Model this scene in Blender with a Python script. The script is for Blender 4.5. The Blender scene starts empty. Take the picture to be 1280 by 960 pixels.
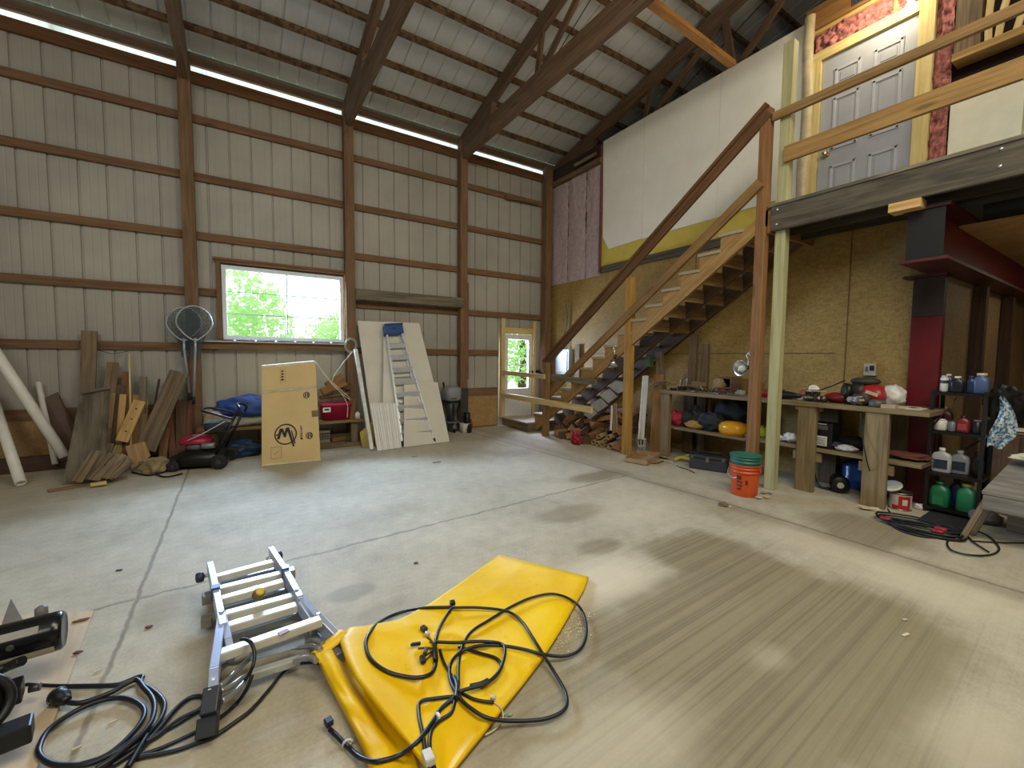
import bpy, bmesh, math, random
from mathutils import Vector as V, Matrix, noise as mnoise
random.seed(7)
COL = bpy.context.scene.collection
S = 1.154                      # design units -> metres, applied at the very end
# ------------------------------------------------------------------ camera basis
F, H = 537.55, 1.3
YAW, PIT, ROL = [math.radians(a) for a in (57.283, -3.5697, 0.534)]
c_, s_ = math.cos, math.sin
fw = V((c_(YAW)*c_(PIT), s_(YAW)*c_(PIT), s_(PIT)))
r0 = V((s_(YAW), -c_(YAW), 0)); u0 = r0.cross(fw)
rt = c_(ROL)*r0 + s_(ROL)*u0; up = -s_(ROL)*r0 + c_(ROL)*u0
CAM = V((0, 0, H))
def ray(x, y): return fw + rt*((x-640)/F) + up*((480-y)/F)
def onZ(x, y, z=0.0): d = ray(x, y); return CAM + d*((z-H)/d.z)
def onY(x, y, Y): d = ray(x, y); return CAM + d*(Y/d.y)
def onX(x, y, X): d = ray(x, y); return CAM + d*(X/d.x)
# ------------------------------------------------------------------ materials
def lin(h):
    h = h.lstrip('#'); o = []
    for i in (0, 2, 4):
        c = int(h[i:i+2], 16)/255
        o.append(c/12.92 if c <= .04045 else ((c+.055)/1.055)**2.4)
    return (*o, 1)
class N:
    def __init__(s, name):
        s.m = bpy.data.materials.new(name); s.m.use_nodes = True
        s.t = s.m.node_tree; s.t.nodes.clear()
        s.out = s.t.nodes.new('ShaderNodeOutputMaterial')
        s.b = s.t.nodes.new('ShaderNodeBsdfPrincipled')
        s.t.links.new(s.b.outputs[0], s.out.inputs[0])
    def n(s, typ, ins=None, **kw):
        x = s.t.nodes.new('ShaderNode'+typ)
        for k, v in kw.items(): setattr(x, k, v)
        for k, v in (ins or {}).items(): s.set(x.inputs[k], v)
        return x
    def set(s, sock, v):
        if hasattr(v, 'is_output') or isinstance(v, bpy.types.NodeSocket): s.t.links.new(v, sock)
        else: sock.default_value = v
    def math(s, op, a, b=0.0, c=None):
        x = s.n('Math', {0: a, 1: b}, operation=op)
        if c is not None: s.set(x.inputs[2], c)
        return x.outputs[0]
    def mix(s, f, a, b, mode='MIX'):
        x = s.n('Mix', data_type='RGBA', blend_type=mode)
        s.set(x.inputs[0], f); s.set(x.inputs[6], a); s.set(x.inputs[7], b)
        return x.outputs[2]
    def noise(s, vec, scale, detail=4, rough=.55, dist=0.0):
        x = s.n('TexNoise', {'Scale': scale, 'Detail': detail, 'Roughness': rough, 'Distortion': dist})
        if vec is not None: s.t.links.new(vec, x.inputs['Vector'])
        return x.outputs['Fac']
    def ramp(s, f, stops):
        x = s.n('ValToRGB', {0: f}); e = x.color_ramp.elements
        while len(e) < len(stops): e.new(.5)
        for i, (p, c) in enumerate(stops): e[i].position = p; e[i].color = c if len(c) == 4 else (*c, 1)
        return x.outputs[0]
    def coord(s, which='Object', scale=(1, 1, 1)):
        tc = s.n('TexCoord'); mp = s.n('Mapping', {0: tc.outputs[which], 3: scale}); return mp.outputs[0]
    def bump(s, h, strength=.3, dist=.01):
        x = s.n('Bump', {'Strength': strength, 'Distance': dist, 'Height': h}); s.t.links.new(x.outputs[0], s.b.inputs['Normal'])
    def fin(s, col=None, rough=.6, metal=0.0, spec=None):
        if col is not None: s.set(s.b.inputs['Base Color'], col)
        s.set(s.b.inputs['Roughness'], rough); s.set(s.b.inputs['Metallic'], metal)
        if spec is not None: s.b.inputs['Specular IOR Level'].default_value = spec
        return s.m
MC = {}
def plain(h, rough=.55, metal=0.0, var=.12, scale=9, bump=0.0, spec=None):
    k = ('p', h, rough, metal, var, scale, bump, spec)
    if k in MC: return MC[k]
    m = N('plain_'+h.strip('#')); co = m.coord()
    f = m.noise(co, scale); c = lin(h)
    d = tuple(x*(1-var*2) for x in c[:3])+(1,); l = tuple(min(1, x*(1+var)) for x in c[:3])+(1,)
    col = m.ramp(f, [(.3, d), (.7, l)])
    if bump: m.bump(m.noise(co, scale*5), bump)
    MC[k] = m.fin(col, rough, metal, spec); return MC[k]
def wood(h1, h2, rough=.75, grain=1.0, blotch=.35, tint=.18):
    k = ('w', h1, h2, rough, grain, blotch, tint)
    if k in MC: return MC[k]
    m = N('wood_'+h1.strip('#')+h2.strip('#'))
    uv = m.coord('UV', (1.6, 34*grain, 1)); uv2 = m.coord('UV', (1.1, 5, 1))
    g = m.noise(uv, 1.0, 5, .6, .6); g2 = m.noise(uv2, 2.2, 3)
    a, b = lin(h1), lin(h2); dk = tuple(x*.45 for x in b[:3])+(1,)
    col = m.ramp(g, [(.3, b), (.62, a)])
    col = m.mix(m.math('MULTIPLY', m.ramp(g2, [(.5, (0, 0, 0)), (.72, (1, 1, 1))]), blotch), col, dk)
    r = m.n('ObjectInfo').outputs['Random']
    col = m.mix(1.0, col, m.ramp(r, [(0, (1-tint,)*3), (1, (1+tint*.3,)*3)]), 'MULTIPLY')
    # knots
    vo = m.n('TexVoronoi', {'Scale': 1.0}); m.t.links.new(m.coord('UV', (1.3, 5, 1)), vo.inputs['Vector'])
    kn = m.ramp(vo.outputs['Distance'], [(.05, (1, 1, 1)), (.13, (0, 0, 0))])
    col = m.mix(m.math('MULTIPLY', kn, .7), col, dk)
    m.bump(g, .15, .004)
    MC[k] = m.fin(col, rough); return MC[k]
def purlin_wood(h1, h2):
    m = N('purlin_wood'); g = m.noise(m.coord('UV', (13, 9, 1)), 1.0, 2, .5); g2 = m.noise(m.coord('UV', (1.5, 30, 1)), 1.0, 4)
    col = m.ramp(g2, [(.3, lin(h2)), (.65, lin(h1))])
    col = m.mix(m.math('MULTIPLY', m.ramp(g, [(.48, (0, 0, 0)), (.56, (1, 1, 1))]), .65), col, lin('#2b1d10')); return m.fin(col, .8)
def osb(h1, h2, h3, sc=1.0):
    k = ('o', h1, h2, h3, sc)
    if k in MC: return MC[k]
    m = N('osb_'+h1.strip('#')); co = m.coord()
    v = m.n('TexVoronoi', {'Scale': 30*sc}); m.t.links.new(m.coord('Object', (1, .6, 1.7)), v.inputs['Vector'])
    v2 = m.n('TexVoronoi', {'Scale': 52*sc}); m.t.links.new(m.coord('Object', (1, 1.6, .6)), v2.inputs['Vector'])
    f = m.math('ADD', m.math('MULTIPLY', m.n('SeparateColor', {0: v.outputs['Color']}).outputs[0], .55), m.math('MULTIPLY', m.n('SeparateColor', {0: v2.outputs['Color']}).outputs[0], .45))
    col = m.mix(.5, m.ramp(f, [(.15, lin(h3)), (.5, lin(h1)), (.85, lin(h2))]), lin(h1))
    bl = m.noise(co, 1.3, 4)
    col = m.mix(m.math('MULTIPLY', m.ramp(bl, [(.42, (0, 0, 0)), (.75, (1, 1, 1))]), .55), col, lin(h3))
    m.bump(f, .2, .004)
    MC[k] = m.fin(col, .65); return MC[k]
def metal(h, rough=.3, var=.1): return plain(h, rough, 1.0, var, 14)
def glass_mat():
    m = N('window_glass'); t = m.n('BsdfTransparent', {0: (.97, .99, .98, 1)}); g = m.n('BsdfGlossy', {0: (1, 1, 1, 1), 1: .02})
    fr = m.n('Fresnel', {0: 1.25}); mx = m.n('MixShader', {0: fr.outputs[0], 1: t.outputs[0], 2: g.outputs[0]})
    m.t.links.new(mx.outputs[0], m.out.inputs[0]); return m.m
def translucent(h, h2):
    m = N('light_strip'); br = m.ramp(m.noise(m.coord('Object', (1.3, .01, .01)), 1.0, 3, .6), [(.33, lin('#77756c')), (.40, lin(h))]); t = m.n('BsdfTranslucent', {0: br}); d = m.n('BsdfDiffuse', {0: lin(h2)})
    mx = m.n('MixShader', {0: .25, 1: t.outputs[0], 2: d.outputs[0]}); m.t.links.new(mx.outputs[0], m.out.inputs[0]); return m.m
def net_mat(h):
    m = N('net_mesh'); co = m.coord('Object', (60, 60, 60))
    w1 = m.n('TexVoronoi', {'Scale': 1.0}, feature='DISTANCE_TO_EDGE'); m.t.links.new(co, w1.inputs['Vector'])
    f = m.math('LESS_THAN', w1.outputs['Distance'], .13)
    m.fin(lin(h), .7); t = m.n('BsdfTransparent')
    mx = m.n('MixShader', {0: f, 1: t.outputs[0], 2: m.b.outputs[0]}); m.t.links.new(mx.outputs[0], m.out.inputs[0]); return m.m
def concrete():
    m = N('concrete_floor'); co = m.coord('Object', (1/S,)*3)
    sp = m.n('SeparateXYZ', {0: co}); X, Y = sp.outputs[0], sp.outputs[1]
    wob = m.noise(co, 2.2, 4, .6)                     # for ragged blotch edges
    def blob(cx, cy, rx, ry, soft=.35, rag=.9, ang=0, ex4=False):
        a = math.radians(ang)
        dx = m.math('SUBTRACT', X, cx); dy = m.math('SUBTRACT', Y, cy)
        ex = m.math('ADD', m.math('MULTIPLY', dx, c_(a)/rx), m.math('MULTIPLY', dy, s_(a)/rx))
        ey = m.math('ADD', m.math('MULTIPLY', dx, -s_(a)/ry), m.math('MULTIPLY', dy, c_(a)/ry))
        if ex4: d = m.math('POWER', m.math('ADD', m.math('POWER', m.math('ABSOLUTE', ex), 4.0), m.math('POWER', m.math('ABSOLUTE', ey), 4.0)), .25)
        else: d = m.math('SQRT', m.math('ADD', m.math('MULTIPLY', ex, ex), m.math('MULTIPLY', ey, ey)))
        d = m.math('ADD', d, m.math('MULTIPLY', m.math('SUBTRACT', wob, .5), rag))
        x = m.n('MapRange', {0: d, 1: 1-soft, 2: 1+soft*.4, 3: 1.0, 4: 0.0}, interpolation_type='SMOOTHSTEP'); return x.outputs[0]
    n1 = m.noise(co, 1.1, 6, .62); n2 = m.noise(co, 9, 5, .65); n3 = m.noise(co, 70, 3, .7)
    base = m.ramp(n1, [(.3, lin(FLOOR_D)), (.7, lin(FLOOR_L))])
    base = m.mix(.22, base, m.ramp(n2, [(.35, lin('#7d7463')), (.7, lin('#cfc6b0'))]))
    base = m.mix(.05, base, m.ramp(n3, [(.4, (0, 0, 0)), (.62, (1, 1, 1))]))
    dark = None
    for b in DARK:
        k = m.math('MULTIPLY', blob(*b[:4], soft=b[4] if len(b) > 4 else .35, rag=.55 if len(b) > 6 else .9, ex4=len(b) > 6), b[5] if len(b) > 5 else 1.0)
        dark = k if dark is None else m.math('MAXIMUM', dark, k)
    # trowel / broom drag lines running along the slab
    vb = m.n('CombineXYZ', {0: m.math('MULTIPLY', X, .22), 1: m.math('ADD', m.math('MULTIPLY', Y, 44), m.math('MULTIPLY', X, -2.5)), 2: 0.0})
    br = m.noise(vb.outputs[0], 1.0, 3, .6)
    brc = m.ramp(br, [(.34, (.74,)*3), (.52, (1,)*3), (.7, (1.07,)*3)])
    dk = m.mix(1.0, lin('#857a5d'), brc, 'MULTIPLY')
    col = m.mix(m.math('MULTIPLY', dark, .88), base, dk)
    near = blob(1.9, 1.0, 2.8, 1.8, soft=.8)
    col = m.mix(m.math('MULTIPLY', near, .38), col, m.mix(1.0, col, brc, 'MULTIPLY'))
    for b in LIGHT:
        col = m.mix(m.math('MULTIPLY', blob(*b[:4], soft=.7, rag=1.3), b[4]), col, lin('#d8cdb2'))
    # control joints and the curving crack
    def line(expr, w, wob_amt, ext=None):
        d = m.math('ABSOLUTE', m.math('ADD', expr, m.math('MULTIPLY', m.math('SUBTRACT', m.noise(co, 5, 5, .7), .5), wob_amt)))
        x = m.n('MapRange', {0: d, 1: w*.35, 2: w, 3: 1.0, 4: 0.0}).outputs[0]
        if ext: x = m.math('MULTIPLY', x, ext)
        return x
    j1 = m.math('MULTIPLY', line(m.math('ADD', X, .475), .014, .045), m.math('ADD', .35, wob))
    j2 = line(m.math('SUBTRACT', m.math('SUBTRACT', Y, 2.96), m.math('MULTIPLY', X, .085)), .018, .10, m.math('LESS_THAN', X, 3.6))
    j3 = line(m.math('SUBTRACT', X, m.math('SUBTRACT', 3.70, m.math('MULTIPLY', m.math('MAXIMUM', m.math('SUBTRACT', Y, 2.2), 0.0), .075))), .022, .05)
    j = m.math('MAXIMUM', m.math('MAXIMUM', j1, m.math('MULTIPLY', j2, .75)), m.math('MULTIPLY', j3, .8))
    halo = line(m.math('SUBTRACT', X, 3.66), .13, .1)
    col = m.mix(m.math('MULTIPLY', halo, .35), col, lin('#8c8069'))
    col = m.mix(m.math('MULTIPLY', j, .72), col, lin('#635a4c'))
    m.bump(m.math('SUBTRACT', m.math('ADD', m.math('MULTIPLY', n2, .4), m.math('MULTIPLY', br, .35)), m.math('MULTIPLY', j, .8)), .15, .005)
    rough = m.math('SUBTRACT', .72, m.math('MULTIPLY', dark, .12))
    return m.fin(col, rough, spec=.2)
# ------------------------------------------------------------------ mesh building
class MB:
    def __init__(s): s.v = []; s.f = []; s.uv = []; s.sm = []
    def face(s, ids, uv=None, smooth=False):
        s.f.append(tuple(ids)); s.uv.append(uv or [(0, 0)]*len(ids)); s.sm.append(smooth)
    def beam(s, p0, p1, w, t, nrm=(0, -1, 0), w1=None, t1=None, ends=None):
        p0, p1 = V(p0), V(p1); a = (p1-p0); L = a.length; a = a/L; nrm = V(nrm)
        wd = a.cross(nrm)
        if wd.length < 1e-4: wd = a.cross(V((1, 0, 0)) if abs(a.x) < .9 else V((0, 1, 0)))
        wd.normalize(); td = wd.cross(a).normalized()
        b = len(s.v); w1 = w if w1 is None else w1; t1 = t if t1 is None else t1
        for p, ww, tt in ((p0, w, t), (p1, w1, t1)):
            for i, j in ((-1, -1), (1, -1), (1, 1), (-1, 1)): s.v.append(p+wd*(i*ww/2)+td*(j*tt/2))
        ou, ov = random.random()*20, random.random()*20
        for k in range(4):
            q = (k+1) % 4; ext = w if k in (0, 2) else t
            s.face((b+k, b+q, b+4+q, b+4+k), [(ou, ov), (ou, ov+ext), (ou+L, ov+ext), (ou+L, ov)]); ov += ext
        s.face((b+3, b+2, b+1, b), [(ou, ov), (ou+.02, ov), (ou+.02, ov+.3), (ou, ov+.3)])
        s.face((b+4, b+5, b+6, b+7), [(ou, ov), (ou+.02, ov), (ou+.02, ov+.3), (ou, ov+.3)])
        return s
    def box(s, x0, y0, z0, x1, y1, z1):
        d = (x1-x0, y1-y0, z1-z0); c = V(((x0+x1)/2, (y0+y1)/2, (z0+z1)/2)); k = max(range(3), key=lambda i: d[i])
        e = V((0, 0, 0)); e[k] = d[k]/2
        if k == 0: return s.beam(c-e, c+e, d[1], d[2], (0, 0, 1))
        if k == 1: return s.beam(c-e, c+e, d[0], d[2], (0, 0, 1))
        return s.beam(c-e, c+e, d[0], d[1], (0, -1, 0))
    def prism(s, poly, vec, uvscale=1):
        poly = [V(p) for p in poly]; vec = V(vec); n = len(poly); b = len(s.v)
        e = max((poly[(i+1) % n]-poly[i] for i in range(n)), key=lambda q: q.length).normalized() if n < 5 else max(((poly[i]-poly[0]) for i in range(1, n)), key=lambda q: q.length).normalized()
        nn = vec.normalized(); g = nn.cross(e)
        ou = random.random()*9
        uv = lambda p: (ou+(p-poly[0]).dot(e), (p-poly[0]).dot(g))
        s.v += poly+[p+vec for p in poly]
        s.face(range(b+n-1, b-1, -1), [uv(p) for p in reversed(poly)])
        s.face(range(b+n, b+2*n), [uv(p) for p in poly])
        for i in range(n):
            j = (i+1) % n; L = vec.length
            s.face((b+i, b+j, b+n+j, b+n+i), [uv(poly[i]), uv(poly[j]), (uv(poly[j])[0], uv(poly[j])[1]+L), (uv(poly[i])[0], uv(poly[i])[1]+L)])
        return s
    def tube(s, pts, r, n=8, closed=False):
        pts = [V(p) for p in pts]; m = len(pts); rs = r if isinstance(r, (list, tuple)) else [r]*m
        b = len(s.v); prev = None
        for i, p in enumerate(pts):
            q0 = pts[i-1] if (i or closed) else p; q1 = pts[(i+1) % m] if (i < m-1 or closed) else p
            t = (q1-q0).normalized() if (q1-q0).length > 1e-9 else V((0, 0, 1))
            if prev is None: a = t.cross(V((0, 0, 1)) if abs(t.z) < .9 else V((1, 0, 0))).normalized()
            else: a = (prev-t*prev.dot(t)); a = a.normalized() if a.length > 1e-6 else t.cross(V((0, 0, 1))).normalized()
            prev = a; bb = t.cross(a)
            for k in range(n):
                th = 2*math.pi*k/n; s.v.append(p+a*(c_(th)*rs[i])+bb*(s_(th)*rs[i]))
        for i in range(m if closed else m-1):
            j = (i+1) % m
            for k in range(n):
                q = (k+1) % n; s.face((b+i*n+k, b+i*n+q, b+j*n+q, b+j*n+k), smooth=True)
        if not closed:
            s.face([b+k for k in range(n-1, -1, -1)]); s.face([b+(m-1)*n+k for k in range(n)])
        return s
    def lathe(s, prof, c=(0, 0, 0), axis=(0, 0, 1), n=20, smooth=True, cap=True):
        c = V(c); ax = V(axis).normalized(); a = ax.orthogonal().normalized(); d = ax.cross(a); b = len(s.v); m = len(prof)
        for r, z in prof:
            for k in range(n):
                th = 2*math.pi*k/n; s.v.append(c+ax*z+a*(r*c_(th))+d*(r*s_(th)))
        for i in range(m-1):
            for k in range(n):
                q = (k+1) % n; s.face((b+i*n+k, b+i*n+q, b+(i+1)*n+q, b+(i+1)*n+k), smooth=smooth)
        if cap:
            s.face([b+k for k in range(n-1, -1, -1)]); s.face([b+(m-1)*n+k for k in range(n)])
        return s
    def loft(s, rings, n=20, rot=0.0, smooth=True):
        """rings: (cx,cy,z,rx,ry,exponent)"""
        b = len(s.v); m = len(rings)
        for cx, cy, z, rx, ry, ex in rings:
            for k in range(n):
                th = 2*math.pi*(k+.5)/n; x = abs(c_(th))**(2/ex)*rx*(1 if c_(th) >= 0 else -1); y = abs(s_(th))**(2/ex)*ry*(1 if s_(th) >= 0 else -1)
                s.v.append(V((cx+x*c_(rot)-y*s_(rot), cy+x*s_(rot)+y*c_(rot), z)))
        for i in range(m-1):
            for k in range(n):
                q = (k+1) % n; s.face((b+i*n+k, b+i*n+q, b+(i+1)*n+q, b+(i+1)*n+k), smooth=smooth)
        s.face([b+k for k in range(n-1, -1, -1)]); s.face([b+(m-1)*n+k for k in range(n)])
        return s
    def grid(s, fn, nu, nv, smooth=True, uvs=1.0):
        b = len(s.v)
        for i in range(nu+1):
            for j in range(nv+1): s.v.append(V(fn(i/nu, j/nv)))
        for i in range(nu):
            for j in range(nv):
                k = b+i*(nv+1)+j
                s.face((k, k+nv+1, k+nv+2, k+1), [(i/nu*uvs, j/nv*uvs), ((i+1)/nu*uvs, j/nv*uvs), ((i+1)/nu*uvs, (j+1)/nv*uvs), (i/nu*uvs, (j+1)/nv*uvs)], smooth)
        return s
    def blob(s, c, rad, seed=0, amp=.25, freq=2.2, n=14, flat=None, smooth=True):
        c = V(c); b = len(s.v); m = n; k2 = n*2
        for i in range(m+1):
            ph = math.pi*i/m
            for j in range(k2):
                th = 2*math.pi*j/k2; d = V((s_(ph)*c_(th), s_(ph)*s_(th), c_(ph)))
                q = 1+amp*mnoise.noise(d*freq+V((seed*3.1, seed*1.7, seed)))+amp*.5*mnoise.noise(d*freq*2.7+V((seed, 5, 2)))
                p = c+V((d.x*rad[0]*q, d.y*rad[1]*q, d.z*rad[2]*q))
                if flat is not None: p.z = max(p.z, flat)
                s.v.append(p)
        for i in range(m):
            for j in range(k2):
                q = (j+1) % k2; s.face((b+i*k2+j, b+(i+1)*k2+j, b+(i+1)*k2+q, b+i*k2+q), smooth=smooth)
        return s
    def build(s, name, mat, parent=None, bevel=0.0, solid=0.0, sub=0, origin=None):
        if parent is not None: o = wloc(parent)
        elif origin is not None: o = V(origin)
        else:
            xs = [p.x for p in s.v]; ys = [p.y for p in s.v]; o = V(((min(xs)+max(xs))/2, (min(ys)+max(ys))/2, min(p.z for p in s.v)))
        me = bpy.data.meshes.new(name); me.from_pydata([tuple(p-o) for p in s.v], [], s.f)
        ul = me.uv_layers.new(name='UVMap'); i = 0
        for f in s.uv:
            for q in f: ul.data[i].uv = q; i += 1
        me.polygons.foreach_set('use_smooth', s.sm)
        bm = bmesh.new(); bm.from_mesh(me); bmesh.ops.remove_doubles(bm, verts=bm.verts, dist=1e-6)
        if solid == 0: bmesh.ops.recalc_face_normals(bm, faces=bm.faces)
        bm.to_mesh(me); bm.free()
        me.materials.append(mat)
        ob = bpy.data.objects.new(name, me); COL.objects.link(ob)
        if parent is not None: ob.parent = parent
        else: ob.location = o
        if solid: md = ob.modifiers.new('solid', 'SOLIDIFY'); md.thickness = solid*S; md.offset = 0
        if sub: md = ob.modifiers.new('sub', 'SUBSURF'); md.levels = md.render_levels = sub
        if bevel:
            md = ob.modifiers.new('bevel', 'BEVEL'); md.width = bevel*S; md.segments = 2; md.limit_method = 'ANGLE'
        return ob
def wloc(o):
    l = V(o.location)
    while o.parent: o = o.parent; l += V(o.location)
    return l
def tag(o, label, cat, group=None, kind=None):
    o['label'] = label; o['category'] = cat
    if group: o['group'] = group
    if kind: o['kind'] = kind
    return o
def thing(name, label, cat, loc, group=None):
    o = bpy.data.objects.new(name, None); o.empty_display_size = .1; COL.objects.link(o); o.location = V(loc)
    return tag(o, label, cat, group)
def struct(o): o['kind'] = 'structure'; return o
def spl(pts, k=6, closed=False):
    pts = [V(p) for p in pts]; n = len(pts); out = []
    for i in range(n if closed else n-1):
        if closed: a, b, c, d = pts[i-1], pts[i], pts[(i+1) % n], pts[(i+2) % n]
        else: a, b, c, d = pts[max(i-1, 0)], pts[i], pts[i+1], pts[min(i+2, n-1)]
        for j in range(k):
            t = j/k; out.append(.5*((2*b)+(c-a)*t+(2*a-5*b+4*c-d)*t*t+(3*b-a-3*c+d)*t**3))
    if not closed: out.append(pts[-1])
    return out
def dup(root, loc, rotz, label=None):
    r = root.copy(); COL.objects.link(r); r.location = V(loc); r.rotation_euler = (0, 0, rotz)
    if label: r['label'] = label
    for ch in list(root.children):
        c = ch.copy(); COL.objects.link(c); c.parent = r
        for g in ch.children: d = g.copy(); COL.objects.link(d); d.parent = c
    return r
def text_mb(txt, p, right, upv, h, depth=.001):
    """flat lettering as a mesh: baseline start p, reading along right"""
    cu = bpy.data.curves.new('lettering', 'FONT'); cu.body = txt; cu.size = h; cu.resolution_u = 2
    ob = bpy.data.objects.new('lettering', cu); COL.objects.link(ob)
    bpy.context.view_layer.update()
    me = bpy.data.meshes.new_from_object(ob.evaluated_get(bpy.context.evaluated_depsgraph_get()))
    m = MB(); R, U, P = V(right).normalized(), V(upv).normalized(), V(p)
    m.v = [P+R*v.co.x+U*v.co.y for v in me.vertices]
    for q in me.polygons: m.face(q.vertices)
    bpy.data.objects.remove(ob); bpy.data.curves.remove(cu); bpy.data.meshes.remove(me); return m
ORD = ['first', 'second', 'third', 'fourth', 'fifth', 'sixth', 'seventh', 'eighth', 'ninth', 'tenth', 'eleventh', 'twelfth', 'thirteenth', 'fourteenth', 'fifteenth', 'sixteenth', 'seventeenth', 'eighteenth', 'nineteenth', 'twentieth']
SKY, EXPO = 2.6, -.08
def lights():
    # unseen ceiling lamps above and behind the camera, the loft door bulb, added roof fill
    area('ceiling_light', (1.4, .2, 4.55), (1.8, 1.2, 0), 3.0, 1.2, 102, (1, .95, .82))
    area('ceiling_light', (-2.2, -1.6, 4.55), (-1.0, 2.0, 0), 3.0, 1.2, 95, (1, .98, .95))
    area('ceiling_light', (3.2, -1.6, 4.5), (3.6, 1.5, 0), 2.0, 1.0, 78, (1, .92, .72))
    area('room_light', (7.2, .1, 2.3), (7.2, .3, 0), 1.2, .4, 7, (1, .90, .72))
    point('bulb_light', (5.0, 1.72, 4.60), .06, 17, (1, .85, .60))
    area('window_light', (.64, 7.25, 2.0), (.8, 4.6, 0), 1.5, .95, 240, (.48, .66, 1.0), 125)
    area('door_light', (4.6, 7.25, 1.2), (4.2, 5.0, 0), .5, .95, 90, (.62, .70, 1.0))
    area('roof_fill_light', (1.0, .6, 4.45), (1.4, 2.2, 6.0), 3.0, .6, 30, (1, .96, .9))  # pair of fill lamps added to lift the dim roof underside
    area('roof_fill_light', (-2.0, -.6, 4.45), (-1.6, 1.4, 6.0), 3.0, .6, 28, (1, .97, .92))
# ------------------------------------------------------------------ palette
FLOOR_D, FLOOR_L = '#a59b82', '#c6bca2'
DARK = [(2.10, 1.00, .98, .66, .25, .95, 1), (2.60, 1.50, .40, .52, .3, .95, 1), (1.2, .95, .8, .55, .6, .6, 1), (1.6, .30, .7, .5, .6, .75, 1), (3.28, 3.42, .42, .17, .4, .85), (2.35, 2.68, .40, .20, .4, .7), (2.08, 2.10, .2, .12, .5, .7), (3.5, 3.45, .12, .13, .4, .9),
        (.50, 2.40, .14, .10, .3, .75), (.62, 2.1, .2, .12, .6, .4), (4.0, 1.28, .42, .42, .4, .8), (3.5, 1.9, .3, .3, .5, .5), (-.36, 2.72, .12, .2, .6, .5), (.05, 1.75, .3, .3, .8, .35), 
        (-.2, 4.6, .5, .3, .8, .25), (1.1, 3.5, .35, .2, .8, .3), (2.2, 4.9, .6, .3, .8, .3), (-1.3, 4.9, .5, .3, .8, .35), (3.1, 4.8, .35, .2, .6, .4)]
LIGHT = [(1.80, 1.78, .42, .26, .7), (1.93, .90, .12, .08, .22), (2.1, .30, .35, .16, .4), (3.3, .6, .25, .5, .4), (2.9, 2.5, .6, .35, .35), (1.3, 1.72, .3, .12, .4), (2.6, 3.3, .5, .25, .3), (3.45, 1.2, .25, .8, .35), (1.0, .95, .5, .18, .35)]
STUD = wood('#876646', '#64482d', tint=.15)
GIRT = wood('#876444', '#63462c', tint=.12)
ROOFW = wood('#86694e', '#5f4835', tint=.12)
PINE = wood('#d9b573', '#b98c4c', tint=.1)
PALE = wood('#e0c890', '#c5a566', tint=.1)
OLDW = wood('#8a7558', '#5f4d37', tint=.2)
GREYW = wood('#857a66', '#57503f', grain=.8, blotch=.6)
DARKW = wood('#5e4430', '#3c2a1c')
GREENP = wood('#bdb888', '#9f9b6c', blotch=.2)
PARTW = wood('#b98a4c', '#8d6331')
BENCHW = wood('#93805c', '#6d5c3f', tint=.12)
OSBW = osb('#a58849', '#bda25e', '#7d6433')
OSBP = osb('#a98753', '#bb9a68', '#836339')
PLYL = wood('#cdb899', '#b9a17e', grain=.35, blotch=.15)
WHITE = plain('#e6e4dc', .5, var=.04); OFFW = plain('#d9d6c9', .6, var=.06)
BLACK = plain('#141413', .45, var=.15); BLKM = plain('#1d1c1a', .35, .3, .15); DGREY = plain('#3b3a38', .6)
CORD = plain('#17181a', .42, var=.1); RUBBER = plain('#202023', .75)
ALU = plain('#d6d9dc', .3, .35, .05); CHROME = plain('#dedede', .22, .6, .05)
METALW = plain('#aba699', .5, 0.0, .10, .9); ROOFM = plain('#dcdcd8', .5, 0.0, .08, .8)
A = 6.95                                            # inner face of the girts on the window wall
# ------------------------------------------------------------------ floor and shell
m = MB(); m.face([0, 1, 2, 3]); m.v = [V((-6, -5, 0)), V((10, -5, 0)), V((10, 8, 0)), V((-6, 8, 0))]
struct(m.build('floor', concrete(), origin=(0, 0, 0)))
def ribs(x0, x1, pitch=.245, d=.022, off=0.0):
    """profile of a ribbed sheet seen from inside: flat with grooves going outward"""
    xs = [(x0, 0.0)]; k = math.ceil((x0-off)/pitch)
    while off+k*pitch < x1-.03:
        c = off+k*pitch
        if c > x0+.03: xs += [(c-.013, 0.0), (c-.007, d), (c+.007, d), (c+.013, 0.0)]
        for q in (.085, .16):
            if x0+.01 < c+q < x1-.02: xs += [(c+q-.008, 0.0), (c+q, .0018), (c+q+.008, 0.0)]
        k += 1
    xs.append((x1, 0.0)); return xs
mw = MB()
def sheet(m, x0, x1, z0, z1, Yw=7.0):
    p = ribs(x0, x1); b = len(m.v)
    for x, d in p: m.v += [V((x, Yw+d, z0)), V((x, Yw+d, z1))]
    for i in range(len(p)-1): m.face((b+2*i, b+2*i+1, b+2*i+3, b+2*i+2))
WX0, WX1, WZ0, WZ1 = -.13, 1.40, 1.50, 2.485
DX0, DX1, DZ1 = 4.22, 4.98, 1.775
TOPZ = 4.87
sheet(mw, -6, WX0, 0, TOPZ); sheet(mw, WX0, WX1, 0, WZ0); sheet(mw, WX0, WX1, WZ1, TOPZ); sheet(mw, WX1, DX0, 0, TOPZ)
sheet(mw, DX0, DX1, DZ1, TOPZ); sheet(mw, DX1, 10, 0, TOPZ); sheet(mw, DX0, DX1, 0, .17)
struct(mw.build('wall_left', METALW))
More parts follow.
